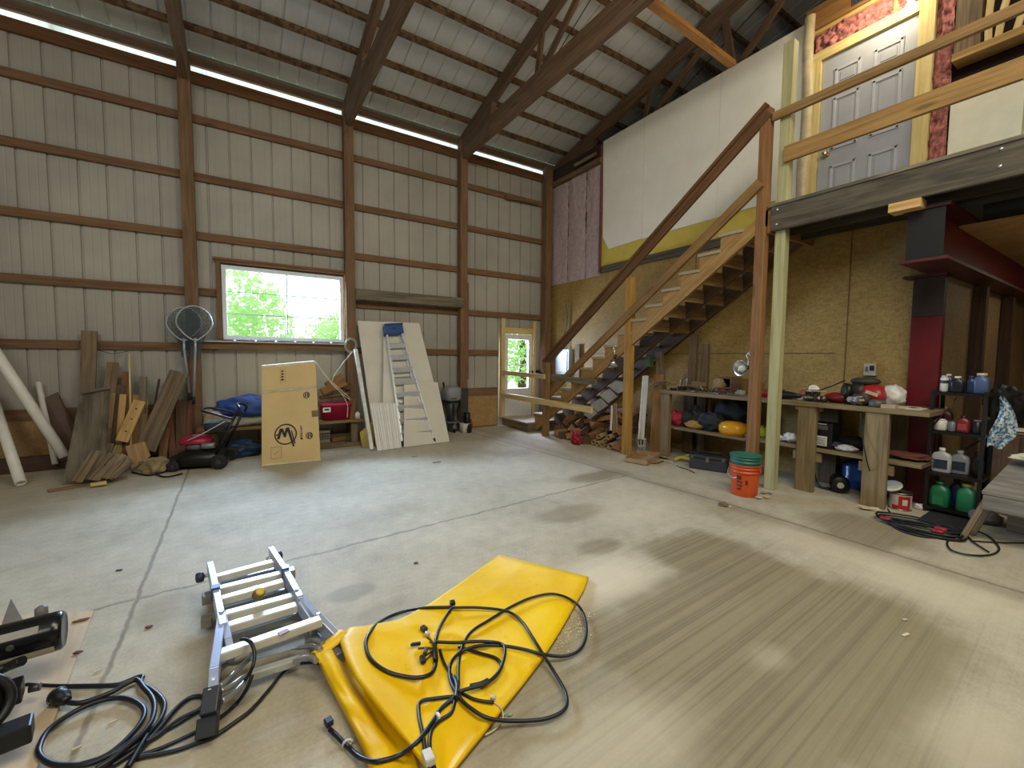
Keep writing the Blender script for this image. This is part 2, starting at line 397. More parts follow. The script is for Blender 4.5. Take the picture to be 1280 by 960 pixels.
# eave light strip: translucent sheet between the eave board and the roof edge
m = MB(); b = 0
for x, d in ribs(-6, 10): m.v += [V((x, 7.0+d, TOPZ)), V((x, 7.0+d, 4.99))]
for i in range(len(m.v)//2-1): m.face((2*i, 2*i+1, 2*i+3, 2*i+2))
struct(MB().box(-6, 7.0, 4.99, 10, 7.02, 5.118).build('trim_31', plain('#8a887e', .6)))
struct(m.build('trim_1', translucent('#f4fbf8', '#e8f0f0')))
# roof: two slopes of ribbed sheet
RZ = lambda Y: 5.06+.238*(6.95-Y)                   # top edge of the top chord
YR = 1.0
mr = MB()
for ya, yb in ((7.06, YR), (YR, -5.0)):
    p = ribs(-6, 10, off=.1); b = len(mr.v)
    zz = lambda y: (RZ(y) if y >= YR else RZ(2*YR-y))+.085
    for x, d in p: mr.v += [V((x, ya, zz(ya)+d)), V((x, yb, zz(yb)+d))]
    for i in range(len(p)-1): mr.face((b+2*i, b+2*i+1, b+2*i+3, b+2*i+2))
struct(mr.build('ceiling', ROOFM))
# walls behind the camera and at the sides
m = MB().box(-6.05, -5, 0, -6, 7, 6.6); struct(m.build('wall_near', METALW))
m = MB().box(-6, -5.05, 0, 10, -5, 5.2); struct(m.build('wall_back', METALW))
m = MB().box(10, -5, 0, 10.05, 7, 6.6); struct(m.build('wall_far', METALW))
# partition (wall_right): OSB below, open framing above
XB = 5.35
m = MB().box(XB, 1.2, 0, XB+.02, 7, 2.76); struct(m.build('wall_right', OSBW))
m = MB().box(XB+.135, -4, 2.8, XB+.15, 7, 4.9); struct(m.build('wall_upper', plain('#4d392a', .8)))
m = MB().box(XB+.12, 1.2, 0, 10, 1.24, 2.5)
struct(m.build('wall_side', osb('#8f7448', '#a58a5c', '#655033')))
m = MB().box(XB-.03, -4, 2.46, 10, 1.12, 2.474); struct(m.build('ceiling_lower', osb('#c39b63', '#d6b27c', '#a57d48', .5)))
struct(MB().box(XB-.03, -4, 2.475, XB-.01, .98, 2.77).build('trim_30', plain('#2c241b', .8)))
m = MB().box(9.3, -4, 0, 9.35, 1.2, 2.5); struct(m.build('wall_end', osb('#8f7448', '#a58a5c', '#655033')))
# ------------------------------------------------------------------ posts, girts, eave board
PX = [-4.3, -2.38, -.45, 1.485, 3.375]
names = {2: 'left of the window', 3: 'right of the window', 4: 'behind the outboard motor'}
for i, x in enumerate(PX):
    if i < 2: continue
    o = thing('wall_post', 'brown vertical timber wall post '+names[i]+', floor to truss', 'post', (x, 6.88, 0))
    MB().box(x-.068, 6.82, 0, x+.068, 6.95, 5.02).build('post', STUD, o, bevel=.004)
    if i == 4: MB().box(x+.07, 6.86, .9, x+.11, 6.95, 2.6).build('sister_board', STUD, o)
    if i == 4: MB().box(x-.075, 6.80, 0, x+.075, 6.818, .75).build('base_wrap', DGREY, o)
tag(MB().box(5.13, 6.80, 0, 5.27, 6.95, 4.98).build('corner_post', STUD, bevel=.004), 'brown corner post between the window wall and the pink insulation', 'post')
def girt(z, x0, x1, lab, h=.095, mat=GIRT, t=.04):
    tag(MB().box(x0, A, z-h/2, x1, A+t, z+h/2).build('wall_girt', mat), lab, 'girt')
girt(4.29, -6, 5.14, 'brown horizontal girt on the window wall, highest one under the eave board')
girt(3.57, -6, 5.14, 'brown horizontal girt on the window wall, second row down from the eave board')
girt(2.83, -6, 5.14, 'brown horizontal girt on the window wall, third row down, above the window')
girt(2.115, -6, WX0-.06, 'brown horizontal girt ending at the left side of the window')
girt(2.09, 1.55, 5.14, 'brown horizontal girt under the grey shelf plank, right of the window')
girt(1.40, -6, WX0-.06, 'brown horizontal girt behind the tall grey board, left of the window sill')
girt(1.38, WX1+.05, 4.16, 'brown horizontal girt behind the leaning white sheets, right of the window')
girt(.60, -6, -.5, 'brown kick board above the OSB panel behind the scrap lumber', .13)
girt(.66, 3.46, 4.14, 'brown kick board above the OSB panel left of the white door', .14)
girt(4.79, -6, 5.14, 'dark brown eave board under the glowing light strip', .14, wood('#80572f', '#5f3d1e'))
girt(4.995, -6, 10, 'dark brown eave purlin directly above the glowing light strip', .10, ROOFW, .05)
struct(MB().box(-6, 6.962, .02, -.52, 6.985, .54).build('baseboard_left', OSBP))
struct(MB().box(3.46, 6.962, .02, 4.14, 6.985, .60).build('baseboard_right', OSBP))
tag(MB().box(-6, 6.72, 0, -.9, 6.76, .17).build('base_plank', DARKW), 'dark brown plank on edge along the floor behind the white pipes', 'plank')
# grey plank nailed across posts + block near the corner
tag(MB().box(1.55, 6.76, 2.15, 3.33, 6.80, 2.31).build('shelf_plank', GREYW), 'weathered grey plank fixed across two posts above the leaning white sheets', 'plank')
o = onY(640, 249, 6.93)
tag(MB().beam(onY(632, 246, 6.92), onY(672, 254, 6.92), .07, .05, (0, -1, 0)).build('wood_block', GIRT), 'short brown block fixed on the girt high beside the corner post', 'block')
# ------------------------------------------------------------------ purlins and trusses
PURL = purlin_wood('#8a6a4a', '#654a32')
for i in range(13):
    y = 6.60-.485*i
    if y < YR: break
    z = RZ(y)
    m = MB(); m.beam((-6, y, z+.042), (10, y, z+.042), .038, .083, (0, .238, 1))
    tag(m.build('roof_purlin', PURL), 'brown roof purlin running across the trusses, %s up from the eave' % ORD[i], 'purlin')
TL = {2: 'on the post left of the window', 3: 'on the post right of the window', 4: 'on the post behind the outboard motor', 5: 'above the white drywall partition'}
for i, x in ((2, PX[2]), (3, PX[3]), (4, PX[4]), (5, XB+.085)):
    o = thing('roof_truss', 'brown timber roof truss '+TL[i]+', sloping top and level bottom', 'truss', (x, 4.0, 4.7))
    w = .07
    m = MB(); m.prism([(x-w/2, 7.1, RZ(7.1)), (x-w/2, YR, RZ(YR)), (x-w/2, YR, RZ(YR)-.21), (x-w/2, 7.1, RZ(7.1)-.21)], (w, 0, 0)); m.build('top_chord', ROOFW, o)
    bz = 4.67
    m = MB(); m.prism([(x-w/2-.004, 6.96, bz+.28), (x-w/2-.004, -4.8, bz+.28), (x-w/2-.004, -4.8, bz), (x-w/2-.004, 6.96, bz)], (w+.008, 0, 0)); m.build('bottom_chord', ROOFW, o)
    m = MB(); m.prism([(x-w/2-.008, 6.99, 4.7 if i < 5 else 4.6), (x-w/2-.008, 6.99, RZ(6.99)-.01), (x-w/2-.008, 5.75, RZ(5.75)-.05), (x-w/2-.008, 5.95, bz+.02)], (w+.016, 0, 0)); m.build('heel_gusset', ROOFW, o)
    ys = [5.15, 4.75, 3.6, 3.4, 2.2, 1.9]
    for (ya, za, yb, zb) in ((4.62, RZ(4.62)-.2, 4.72, bz+.26), (3.5, RZ(3.5)-.2, 4.62, bz+.26), (3.45, RZ(3.45)-.2, 3.3, bz+.26), (2.2, RZ(2.2)-.2, 3.3, bz+.26), (1.0, RZ(1)-.2, 2.1, bz+.26)):
        MB().beam((x, ya, za), (x, yb, zb), .085, .038, (1, 0, 0)).build('web', ROOFW, o)
    MB().tube([(x+.05, 4.55, bz+.28), (x+.05, 1.6, RZ(1.6)-.12)], .006, 6).build('conduit', BLKM, o)
# bright diagonal brace from truss to drywall top
p0 = V((PX[4]+.04, onX(806, -3, PX[4]).y, onX(806, -3, PX[4]).z)); p1 = onX(916, 81, XB-.03)
tag(MB().beam(p0, p1, .09, .05, (0, 0, 1)).build('diagonal_brace', wood('#c98f4a', '#a06a30')), 'bright orange-brown brace running from the bottom chord to the drywall top', 'brace')
# ------------------------------------------------------------------ window
o = thing('window_1', 'wide white window with green foliage outside, over the cardboard box', 'window', ((WX0+WX1)/2, 6.97, WZ0)); struct(o)
fr = MB()
for a in ((WX0, 6.93, WZ0, WX1, 7.0, WZ0+.05), (WX0, 6.93, WZ1-.045, WX1, 7.0, WZ1), (WX0, 6.93, WZ0+.05, WX0+.05, 7.0, WZ1-.045), (WX1-.05, 6.93, WZ0+.05, WX1, 7.0, WZ1-.045)): fr.box(*a)
fr.build('window_frame', plain('#dfe5ea', .45, var=.03), o)
mu = MB(); xm = (WX0+WX1)/2+.005
mu.box(xm-.006, 6.962, WZ0+.05, xm+.006, 6.972, WZ1-.045)
for k in (1, 2):
    z = WZ0+.05+(WZ1-WZ0-.095)*k/3; mu.box(WX0+.05, 6.962, z-.005, WX1-.05, 6.972, z+.005)
mu.build('muntin', plain('#8f9c94', .5), o)
MB().box(WX0+.04, 6.978, WZ0+.04, WX1-.04, 6.981, WZ1-.04).build('pane', glass_mat(), o)
def trim(n, mat, *boxes, bevel=0.0):
    m = MB()
    for b in boxes: m.box(*b)
    return struct(m.build(n, mat, bevel=bevel))
trim('trim_2', STUD, (WX0-.07, 6.91, 2.51, 1.42, 6.99, 2.57), (WX0-.09, 6.89, 2.545, 1.42, 6.95, 2.575))
trim('trim_3', STUD, (WX0-.06, 6.90, 1.50, WX0-.005, 6.99, 2.51))
trim('trim_4', wood('#c79a55', '#9a6f37'), (WX1+.002, 6.88, 1.50, WX1+.03, 6.99, 2.51))
trim('trim_5', plain('#b8b6ae', .35, .2), (-.42, 6.80, 1.462, WX1+.02, 6.97, 1.482))
trim('trim_6', STUD, (-.42, 6.86, 1.37, WX1+.02, 6.99, 1.46))
# ------------------------------------------------------------------ back door with glass
o = thing('door_1', 'white glazed back door beside the stairs', 'door', ((DX0+DX1)/2, 6.96, .17)); struct(o)
dx0, dx1, dz0, dz1 = 4.29, 4.925, .175, 1.735
gx0, gx1, gz0, gz1 = 4.36, 4.84, .70, 1.64
m = MB().box(dx0, 6.95, dz0, dx1, 6.985, gz0).box(dx0, 6.95, gz1, dx1, 6.985, dz1).box(dx0, 6.95, gz0, gx0, 6.985, gz1).box(gx1, 6.95, gz0, dx1, 6.985, gz1)
m.build('door_slab', plain('#dcdcd6', .5, var=.04), o)
m = MB().box(gx0, 6.944, 1.145, gx1, 6.96, 1.165)
for a in ((gx0-.02, gz0-.02, gx1+.02, gz0), (gx0-.02, gz1, gx1+.02, gz1+.02), (gx0-.02, gz0, gx0, gz1), (gx1, gz0, gx1+.02, gz1)): m.box(a[0], 6.942, a[1], a[2], 6.95, a[3])
m.build('glazing_bead', WHITE, o)
MB().box(gx0, 6.965, gz0, gx1, 6.969, gz1).build('pane', glass_mat(), o)
h = MB().lathe([(.016, 0), (.016, .03), (.012, .05), (.024, .055), (.024, .075), (.01, .08)], (4.885, 6.95, 1.02), (0, -1, 0)); h.build('door_handle', BLKM, o)
MB().lathe([(.018, 0), (.018, .015), (.01, .02)], (4.885, 6.95, 1.12), (0, -1, 0)).build('deadbolt', CHROME, o)
trim('trim_7', PALE, (4.205, 6.92, .17, 4.285, 6.99, 2.03))
trim('trim_8', PALE, (4.93, 6.90, .17, 4.985, 6.99, 2.0))
trim('trim_9', PALE, (4.285, 6.93, 1.745, 4.93, 6.99, 1.86))
# ------------------------------------------------------------------ stairs
RISE, RUN, YT = .1647, .24, 2.27
st = thing('staircase', 'open wooden staircase climbing along the OSB wall to the loft deck', 'stairs', (4.85, 4.3, 0))
bot = lambda y: .295+.684*(5.67-y)
for x in (4.405, 4.84, 5.27):
    pts = [(x, 6.10, 0.0)]
    pts.append((x, 6.10, bot(6.1)+.13))
    for k in range(2, 17):
        y = YT+RUN*(17-k)
        pts += [(x, y+RUN, RISE*k-.035), (x, y, RISE*k-.035)]
    pts += [(x, YT+.02, 2.76), (x, YT+.02, bot(YT+.02))]
    pts += [(x, 6.10, max(0, bot(6.1)))]
    pts = [p for i, p in enumerate(pts) if i == 0 or p != pts[i-1]]
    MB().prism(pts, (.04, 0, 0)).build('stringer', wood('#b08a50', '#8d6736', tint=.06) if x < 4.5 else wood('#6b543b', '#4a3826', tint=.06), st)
for k in range(2, 17):
    y = YT+RUN*(17-k)
    MB().box(4.39, y-.005, RISE*k-.034, 5.31, y+RUN+.02, RISE*k).build('tread', wood('#b3a284', '#8f7d5f', tint=.06), st, bevel=.003)
for k in range(11, 18):
    y = YT+RUN*(17-k)
    MB().box(4.45, y-.018, RISE*(k-1), 5.29, y-.004, RISE*k-.036).build('riser', wood('#b39364', '#8d6c40'), st)
# landing in front of the door
ld = thing('door_landing', 'low wooden landing step in front of the white door', 'platform', (4.75, 6.5, 0))
MB().box(4.22, 6.10, .145, 5.30, 6.93, .165).build('deck_board', wood('#b9a890', '#988467', blotch=.15), ld)
MB().box(4.24, 6.12, .02, 4.28, 6.93, .145).build('side_board', OLDW, ld)
MB().box(4.24, 6.08, .0, 5.30, 6.118, .145).build('front_board', OLDW, ld)
# handrail posts, rails
hr = thing('stair_railing', 'stained brown stair handrail with a paler lower rail and newel posts', 'railing', (4.38, 4.0, 0))
MB().beam((4.375, 5.80, 1.18), (4.40, 2.30, 3.70), .125, .042, (-1, 0, 0)).build('handrail', wood('#7d5836', '#573a20'), hr, bevel=.006)
MB().beam((4.345, 5.80, 1.235), (4.37, 2.30, 3.755), .03, .06, (-1, 0, 0)).build('rail_cap', wood('#7a5532', '#553820'), hr)
MB().beam((4.36, 5.70, .66), (4.38, 2.34, 3.03), .10, .04, (-1, 0, 0)).build('lower_rail', wood('#94703f', '#6f5028'), hr)
MB().box(4.245, 5.59, 0, 4.335, 5.68, 1.22).build('newel_post', wood('#96754a', '#705433'), hr, bevel=.004)
MB().box(4.385, 3.955, 0, 4.475, 4.06, 2.36).build('middle_post', wood('#b5893f', '#8f6828'), hr, bevel=.004)
MB().box(4.40, 2.29, 0, 4.49, 2.385, 3.74).build('top_post', wood('#a37445', '#7c542d'), hr, bevel=.004)
# guard boards across the landing
tag(MB().beam((4.23, 6.93, 1.01), (4.23, 5.60, .99), .075, .036, (-1, 0, 0)).build('guard_board', PALE), 'pale upper guard board from the door trim to the bottom newel post', 'board')
tag(MB().beam((4.36, 5.58, .975), (4.36, 4.55, .95), .085, .036, (-1, 0, 0)).build('guard_board', GREYW), 'grey-green guard board from the newel post across the stair side', 'board')
tag(MB().beam((4.225, 6.93, .585), (4.225, 4.48, .565), .09, .036, (-1, 0, 0)).build('guard_board', PALE), 'long pale lower guard board crossing in front of the newel post', 'board')
# ------------------------------------------------------------------ deck / loft
dk = thing('loft_deck', 'weathered timber loft deck with a dark grey fascia above the workbench', 'deck', (4.9, .6, 2.5))
MB().box(4.42, -2.5, 2.545, 4.46, 2.25, 2.80).build('fascia', wood('#655c4a', '#3d372c', grain=.7, blotch=.8), dk, bevel=.003)
MB().box(4.465, -2.5, 2.56, 4.50, 2.23, 2.775).build('inner_joist', wood('#3f3a30', '#2a261f'), dk)
for x in (4.78, 5.05): MB().box(x, -2.5, 2.56, x+.04, 2.25, 2.775).build('joist', wood('#4a4030', '#322b20'), dk)
MB().box(4.44, 2.2505, 2.54, 5.33, 2.285, 2.775).build('end_joist', wood('#a9793f', '#7d5529'), dk)
MB().box(4.41, -2.5, 2.776, 5.33, 2.27, 2.802).build('deck_board', GREYW, dk)
for y, zz in ((2.19, 2.74), (2.19, 2.60), (.75, 2.745), (.75, 2.63)):
    MB().lathe([(.011, 0), (.009, .008), (.002, .01)], (4.42, y, zz), (-1, 0, 0), 10).build('bolt', CHROME, dk)
gp = onX(980, 66, 4.54)
tag(MB().box(4.465, 2.13, 0, 4.555, 2.225, 4.30).build('loft_post', GREENP, bevel=.005), 'pale green treated post rising past the deck beside the orange bucket', 'post')
q = onX(1262, 90, 4.53)
tag(MB().box(4.475, .58, 2.803, 4.565, .675, 4.2).build('loft_post', GREENP, bevel=.005), 'pale green treated railing post at the right end of the loft deck', 'post')
a, b = onX(966, 146, 4.42), onX(1272, 11, 4.42)
tag(MB().beam(V((4.43, a.y, a.z)), V((4.43, .2, a.z)), .075, .038, (-1, 0, 0)).build('loft_rail', wood('#a98552', '#80602f')), 'light brown top rail of the loft railing', 'rail')
a = onX(987, 191, 4.44)
tag(MB().beam(V((4.445, 2.16, a.z)), V((4.445, .68, a.z)), .145, .036, (-1, 0, 0)).build('loft_rail', wood('#a9844e', '#84632f')), 'wide brown middle board of the loft railing in front of the grey door', 'rail')
# ------------------------------------------------------------------ partition facing above the stairs
DRY = plain('#f3f0e2', .8, var=.03, scale=2.5)
for (ya, yb, w) in ((5.50, 4.62, 'left'), (4.615, 3.40, 'middle'), (3.395, 2.43, 'right')):
    z0 = 3.13 if w != 'left' else 3.13
    m = MB()
    if w == 'left': m.prism([(XB-.03, 5.50, 4.95), (XB-.03, 4.62, 4.95), (XB-.03, 4.62, 3.15), (XB-.03, 5.32, 3.13), (XB-.03, 5.46, 3.35)], (.014, 0, 0))
    elif w == 'right': m.prism([(XB-.03, ya, 4.95), (XB-.03, yb, 4.95), (XB-.03, yb, 2.70), (XB-.03, 2.66, 2.70), (XB-.03, 2.66, 3.145), (XB-.03, ya, 3.14)], (.014, 0, 0))
    else: m.box(XB-.03, yb, 3.14, XB-.016, ya, 4.95)
    tag(m.build('drywall_sheet', DRY), 'white drywall sheet on the upper partition, %s one of the row of three' % w, 'drywall')
struct(MB().box(XB-.014, 2.43, 2.87, XB-.004, 5.50, 4.9).build('trim_10', plain('#d8c258', .7, var=.05)))
struct(MB().box(XB-.04, 2.30, 2.76, XB-.002, 5.46, 2.868).build('trim_11', wood('#6e6454', '#453c30')))
# pink insulation bay
ins = thing('insulation_batts', 'pink fibreglass insulation batts filling the bay next to the corner post', 'insulation', (XB, 6.2, 2.75))
def fluff(y0, y1, z0, z1, x, seed, amp=.05, hf=0.0, fu=12, fv=4):
    ny = 14; nz = 30
    return lambda u, v: V((x-amp*(1-abs(2*u-1)**4)*(.55+.5*mnoise.noise(V((u*2.0+seed, v*3, seed)))) - .02*mnoise.noise(V((u*9, v*24, seed))) - hf*abs(mnoise.noise(V((u*fu, v*fv, seed+9)))), y0+(y1-y0)*u, z0+(z1-z0)*v))
PINK = plain('#bfacac', .95, var=.10, scale=14, bump=.5)
for i, (a, b) in enumerate(((6.93, 6.42), (6.41, 5.93), (5.92, 5.53))):
    MB().grid(fluff(a, b, 2.72, 4.60, XB, i*3.3, .035), 14, 34).build('batt', PINK, ins)
struct(MB().box(XB-.05, 5.505, 2.77, XB-.0, 5.535, 4.9).build('trim_12', plain('#7c4a4a', .8)))
struct(MB().box(XB-.10, 5.5, 4.60, XB+.06, 6.95, 4.68).build('trim_13', ROOFW))
struct(MB().box(XB-.02, 5.52, 4.69, XB+.02, 6.93, 4.95).build('trim_14', wood('#4b372a', '#33241a')))
tag(MB().beam((XB-.12, 6.1, 4.76), (XB-.06, 5.65, 4.80), .05, .10).build('wood_scrap', OLDW), 'loose wood scrap lying on the plate above the pink insulation', 'wood scrap')
# tan rolled plastic hanging at the drywall edge
def roll(u, v):
    th = 2*math.pi*u; r = .055*(1+.25*mnoise.noise(V((u*3, v*5, 1)))); 
    return V((XB-.05+r*.8*c_(th), 2.37+r*s_(th)+.012*s_(v*9), 2.82+2.16*v))
tag(MB().grid(roll, 14, 30).build('plastic_roll', plain('#c9b892', .45, var=.15, scale=6)), 'tan rolled plastic sheeting hanging between the drywall and the grey door', 'plastic sheeting')
# loft door
d2 = thing('door_2', 'grey six-panel door in the loft', 'door', (XB, 1.87, 2.8)); struct(d2)
XD = XB-.02
Y0, Y1, Zb, Zt = 1.475, 2.245, 2.81, 4.46
GREYD = plain('#a9abb0', .5, var=.03)
m = MB().box(XD, Y0, Zb, XD+.04, Y1, Zt); m.build('door_slab', GREYD, d2)
for (ya, yb) in ((2.13, 1.905), (1.80, 1.575)):
    for (za, zb) in ((4.13, 4.32), (3.50, 4.03), (2.92, 3.34)):
        p = MB(); fr = .028
        p.prism([(XD-.012, ya, za), (XD-.012, yb, za), (XD-.012, yb, za+fr), (XD-.012, ya, za+fr)], (.013, 0, 0))
        p.prism([(XD-.012, ya, zb-fr), (XD-.012, yb, zb-fr), (XD-.012, yb, zb), (XD-.012, ya, zb)], (.013, 0, 0))
        p.prism([(XD-.012, ya, za), (XD-.012, ya-fr, za), (XD-.012, ya-fr, zb), (XD-.012, ya, zb)], (.013, 0, 0))
        p.prism([(XD-.012, yb, za), (XD-.012, yb+fr, za), (XD-.012, yb+fr, zb), (XD-.012, yb, zb)], (.013, 0, 0))
        p.build('panel_moulding', plain('#b6b8bc', .5, var=.03), d2, bevel=.005)
        MB().box(XD-.006, yb+.05, za+.05, XD+.001, ya-.05, zb-.05).build('panel', GREYD, d2, bevel=.004)
kn = onX(1033, 194, XD)
MB().lathe([(.028, 0), (.028, .008), (.012, .012), (.012, .03), (.026, .038), (.03, .055), (.022, .07), (.004, .075)], (XD, kn.y, kn.z), (-1, 0, 0)).build('knob', metal('#c9b98a', .25), d2)
CAS = wood('#e2cd8e', '#c9ae66', blotch=.1, tint=.05)
trim('trim_15', CAS, (XB-.06, 2.25, 2.80, XB+.03, 2.335, 4.464))
trim('trim_16', CAS, (XB-.06, 1.36, 2.80, XB+.03, 1.47, 4.764))
trim('trim_17', CAS, (XB-.06, 1.471, 4.465, XB+.03, 2.335, 4.56))
ip = plain('#b9756c', .95, var=.38, scale=17, bump=.6)
il = thing('loft_insulation', 'crumpled pink insulation stuffed around the loft door frame', 'insulation', (XB, 1.8, 4.6))
MB().grid(fluff(2.33, 1.40, 4.565, 4.76, XB+.0, 5.1, .03, .09, 15, 4), 60, 14).build('header_batt', ip, il)
MB().grid(fluff(1.355, 1.24, 2.82, 4.9, XB+.0, 8.2, .02, .07, 2.5, 30), 10, 90).build('side_batt', ip, il)
trim('trim_18', PINE, (XB-.05, 1.0, 4.765, XB+.03, 2.40, 4.80))
trim('trim_19', wood('#a97842', '#7f5729'), (XB-.055, 1.0, 4.81, XB+.03, 2.42, 5.05))
trim('trim_20', PINE, (XB-.052, 1.62, 4.57, XB+.03, 1.66, 4.764))
# perforated mending plate
a = onX(1058, 20, XB-.06); 
mp = MB().box(XB-.062, 1.55, 4.84, XB-.056, 2.0, 5.02); pl = mp.build('mending_plate', metal('#8d9296', .5))
tag(pl, 'perforated steel plate on the header beam above the loft door', 'plate')
hm = MB()
for i in range(12):
    for j in range(5): hm.box(XB-.064, 1.575+i*.036, 4.855+j*.035, XB-.0615, 1.587+i*.036, 4.863+j*.035)
hm.build('perforation', BLACK, pl)
# white board right of the loft door, plank above it, stacked slats
tag(MB().box(XB-.04, -.2, 2.82, XB-.02, 1.225, 3.72).build('drywall_sheet', plain('#e6e3cf', .8, var=.03)), 'white sheet right of the grey loft door, below the stacked slats', 'drywall')
tag(MB().box(XB-.12, -.2, 3.86, XB+.05, 1.22, 3.92).build('ledge_board', wood('#c09a5a', '#96743c')), 'brown ledge board holding the stacked slats in the loft', 'board')
trim('trim_21', OLDW, (XB-.04, 1.07, 3.92, XB+.03, 1.23, 5.05))
trim('trim_22', plain('#2a1d14', .9), (XB+.06, -.5, 3.9, XB+.09, 1.1, 5.1))
for i in range(8):
    y = 1.02-.085*i
    m = MB(); pts = [V((XB-.05-.02*math.sin(t*.9+i), y-.10*t/6+.03*math.sin(t*.8+i*1.3)+.02*(t/6)*i*.2, 3.925+t*.2)) for t in range(7)]
    for p, q in zip(pts, pts[1:]): m.beam(p, q+ (q-p).normalized()*.004, .042, .02, (-1, 0, 0))
    tag(m.build('lath_strip', PALE), 'pale warped slat stacked on the loft ledge, %s from the left' % ORD[i], 'slat', 'slats on the loft ledge')
# bare bulb lamp over the loft door
lp = onX(1137, 4, XB-.12)
lb = thing('bulb_lamp', 'glowing bare bulb above the right corner of the loft door', 'lamp', (XB-.10, lp.y, lp.z))
em = N('bulb_glow'); em.b.inputs['Emission Color'].default_value = (1, .86, .62, 1); em.b.inputs['Emission Strength'].default_value = 14; em.fin((1, .95, .85, 1), .4)
MB().lathe([(.004, -.075), (.028, -.06), (.036, -.03), (.032, 0), (.016, .03), (.014, .05)], (XB-.10, lp.y, lp.z), (0, 0, 1), 16).build('bulb', em.m, lb)
MB().lathe([(.02, .045), (.03, .05), (.03, .10), (.012, .11)], (XB-.10, lp.y, lp.z), (0, 0, 1), 16).build('socket', WHITE, lb)
MB().box(XB-.12, lp.y-.04, lp.z+.10, XB-.055, lp.y+.04, lp.z+.13).build('bracket', OFFW, lb)
# ------------------------------------------------------------------ steel beam, column
RED = plain('#6c1420', .4, var=.12, scale=5); DRED = plain('#4a1a18', .5, var=.15)
ib = thing('steel_beam', 'dark red steel I-beam running back under the loft deck', 'beam', (5.4, 1.14, 2.07))
MB().box(4.52, 1.00, 2.075, 9.3, 1.28, 2.10).build('bottom_flange', DRED, ib)
MB().box(4.52, 1.00, 2.475, 9.3, 1.28, 2.50).build('top_flange', DRED, ib)
MB().box(4.56, 1.125, 2.10, 9.3, 1.155, 2.475).build('web', plain('#7a2026', .45, var=.15), ib)
MB().box(4.535, 1.03, 2.105, 4.55, 1.25, 2.47).build('end_cavity_shade', BLACK, ib)  # black sheet put in for the shade of the hollow beam end
tag(MB().box(4.41, 1.145, 2.475, 4.55, 1.34, 2.543).build('shim_block', PINE), 'pale wood shim block between the fascia and the steel beam end', 'block')
cl = thing('steel_column', 'dark red painted steel column beside the workbench', 'column', (5.30, 1.28, 0))
MB().box(5.24, 1.165, 0, 5.33, 1.375, 1.70).build('shaft', RED, cl, bevel=.004)
MB().box(5.24, 1.165, 1.701, 5.33, 1.375, 2.05).build('upper_shaft', plain('#352a22', .6), cl, bevel=.004)
MB().box(5.20, 1.15, 2.05, 5.36, 1.44, 2.073).build('cap_plate', DRED, cl)
# studs and shelves in the far bay
for k, xx in enumerate((6.35, 7.6)):
    tag(MB().box(xx, 1.10, 0, xx+.10, 1.195, 2.05).build('wall_stud', DARKW), 'dark stud on the OSB side wall behind the shelf rack, %s one' % ('nearer', 'farther')[k], 'stud')
# ------------------------------------------------------------------ scrap lumber against the window wall
def lean(name, lab, cat, top, bot, w, t, mat, Yt=6.86, Yb=None, group=None, nrm=(0, -1, .15), bev=.002):
    p1 = onY(*top, Yt); p0 = onZ(*bot, 0) if Yb is None else onY(*bot, Yb)
    if p0.z < .012: p0.z = .012
    return tag(MB().beam(p0, p1, w, t, nrm).build(name, mat, bevel=bev), lab, cat, group)
def pipe(lab, a, b, r, mat):
    d = (V(b)-V(a)).normalized(); m = MB()
    m.lathe([(r*.86, .03), (r*.86, 0), (r, 0), (r, (V(b)-V(a)).length), (r*.86, (V(b)-V(a)).length), (r*.86, (V(b)-V(a)).length-.03)], a, d, 20)
    return tag(m.build('plastic_pipe', mat), lab, 'pipe')
PVC = plain('#f0ede2', .4, var=.05)
p0 = onY(81, 571, 6.45); p0.z = max(p0.z, .05); p1 = onY(0, 449, 6.60)
pipe('thick white plastic pipe slanting up to the left edge, biggest of the three', p0, p0+(p1-p0)*1.6, .048, PVC)
p0 = onZ(26, 604, .035); p1 = onY(0, 526, 6.55); pipe('white plastic pipe with a cut end on the floor at the far left', p0, p0+(p1-p0)*1.5, .042, PVC)
pipe('thin white plastic pipe standing upright behind the thick slanting one', V(onY(69, 580, 6.62)), onY(48, 478, 6.90), .026, PVC)
m = MB(); m.prism([onY(56, 497, 6.82), onY(72, 490, 6.84), onY(94, 535, 6.74), onY(99, 568, 6.70), onY(72, 578, 6.70)], (0, .012, 0))
tag(m.build('hardboard_panel', plain('#5a4132', .6)), 'dark brown hardboard panel tilted behind the white pipes', 'panel')
lean('scrap_board', 'tallest weathered brown board standing against the girt', 'board', (112, 414), (106, 585), .135, .035, OLDW, 6.90, 6.55)
m = MB(); q = [onY(100, 493, 6.58), onY(137, 487, 6.60), onZ(131, 602, .01), onZ(78, 605, .01)]
m.prism(q, (0.0, .03, .006)); tag(m.build('scrap_board', GREYW), 'broad weathered grey panel leaning in front of the tallest board', 'board')
tag(MB().beam(onY(101, 491, 6.56), onY(139, 484, 6.58), .03, .03).build('scrap_board', GREYW), 'splintered grey batten across the top of the broad grey panel', 'board')
BR = wood('#8b6238', '#63442a'); TAN = wood('#b39468', '#8f7347'); REDW = wood('#7c4a30', '#5a3220')
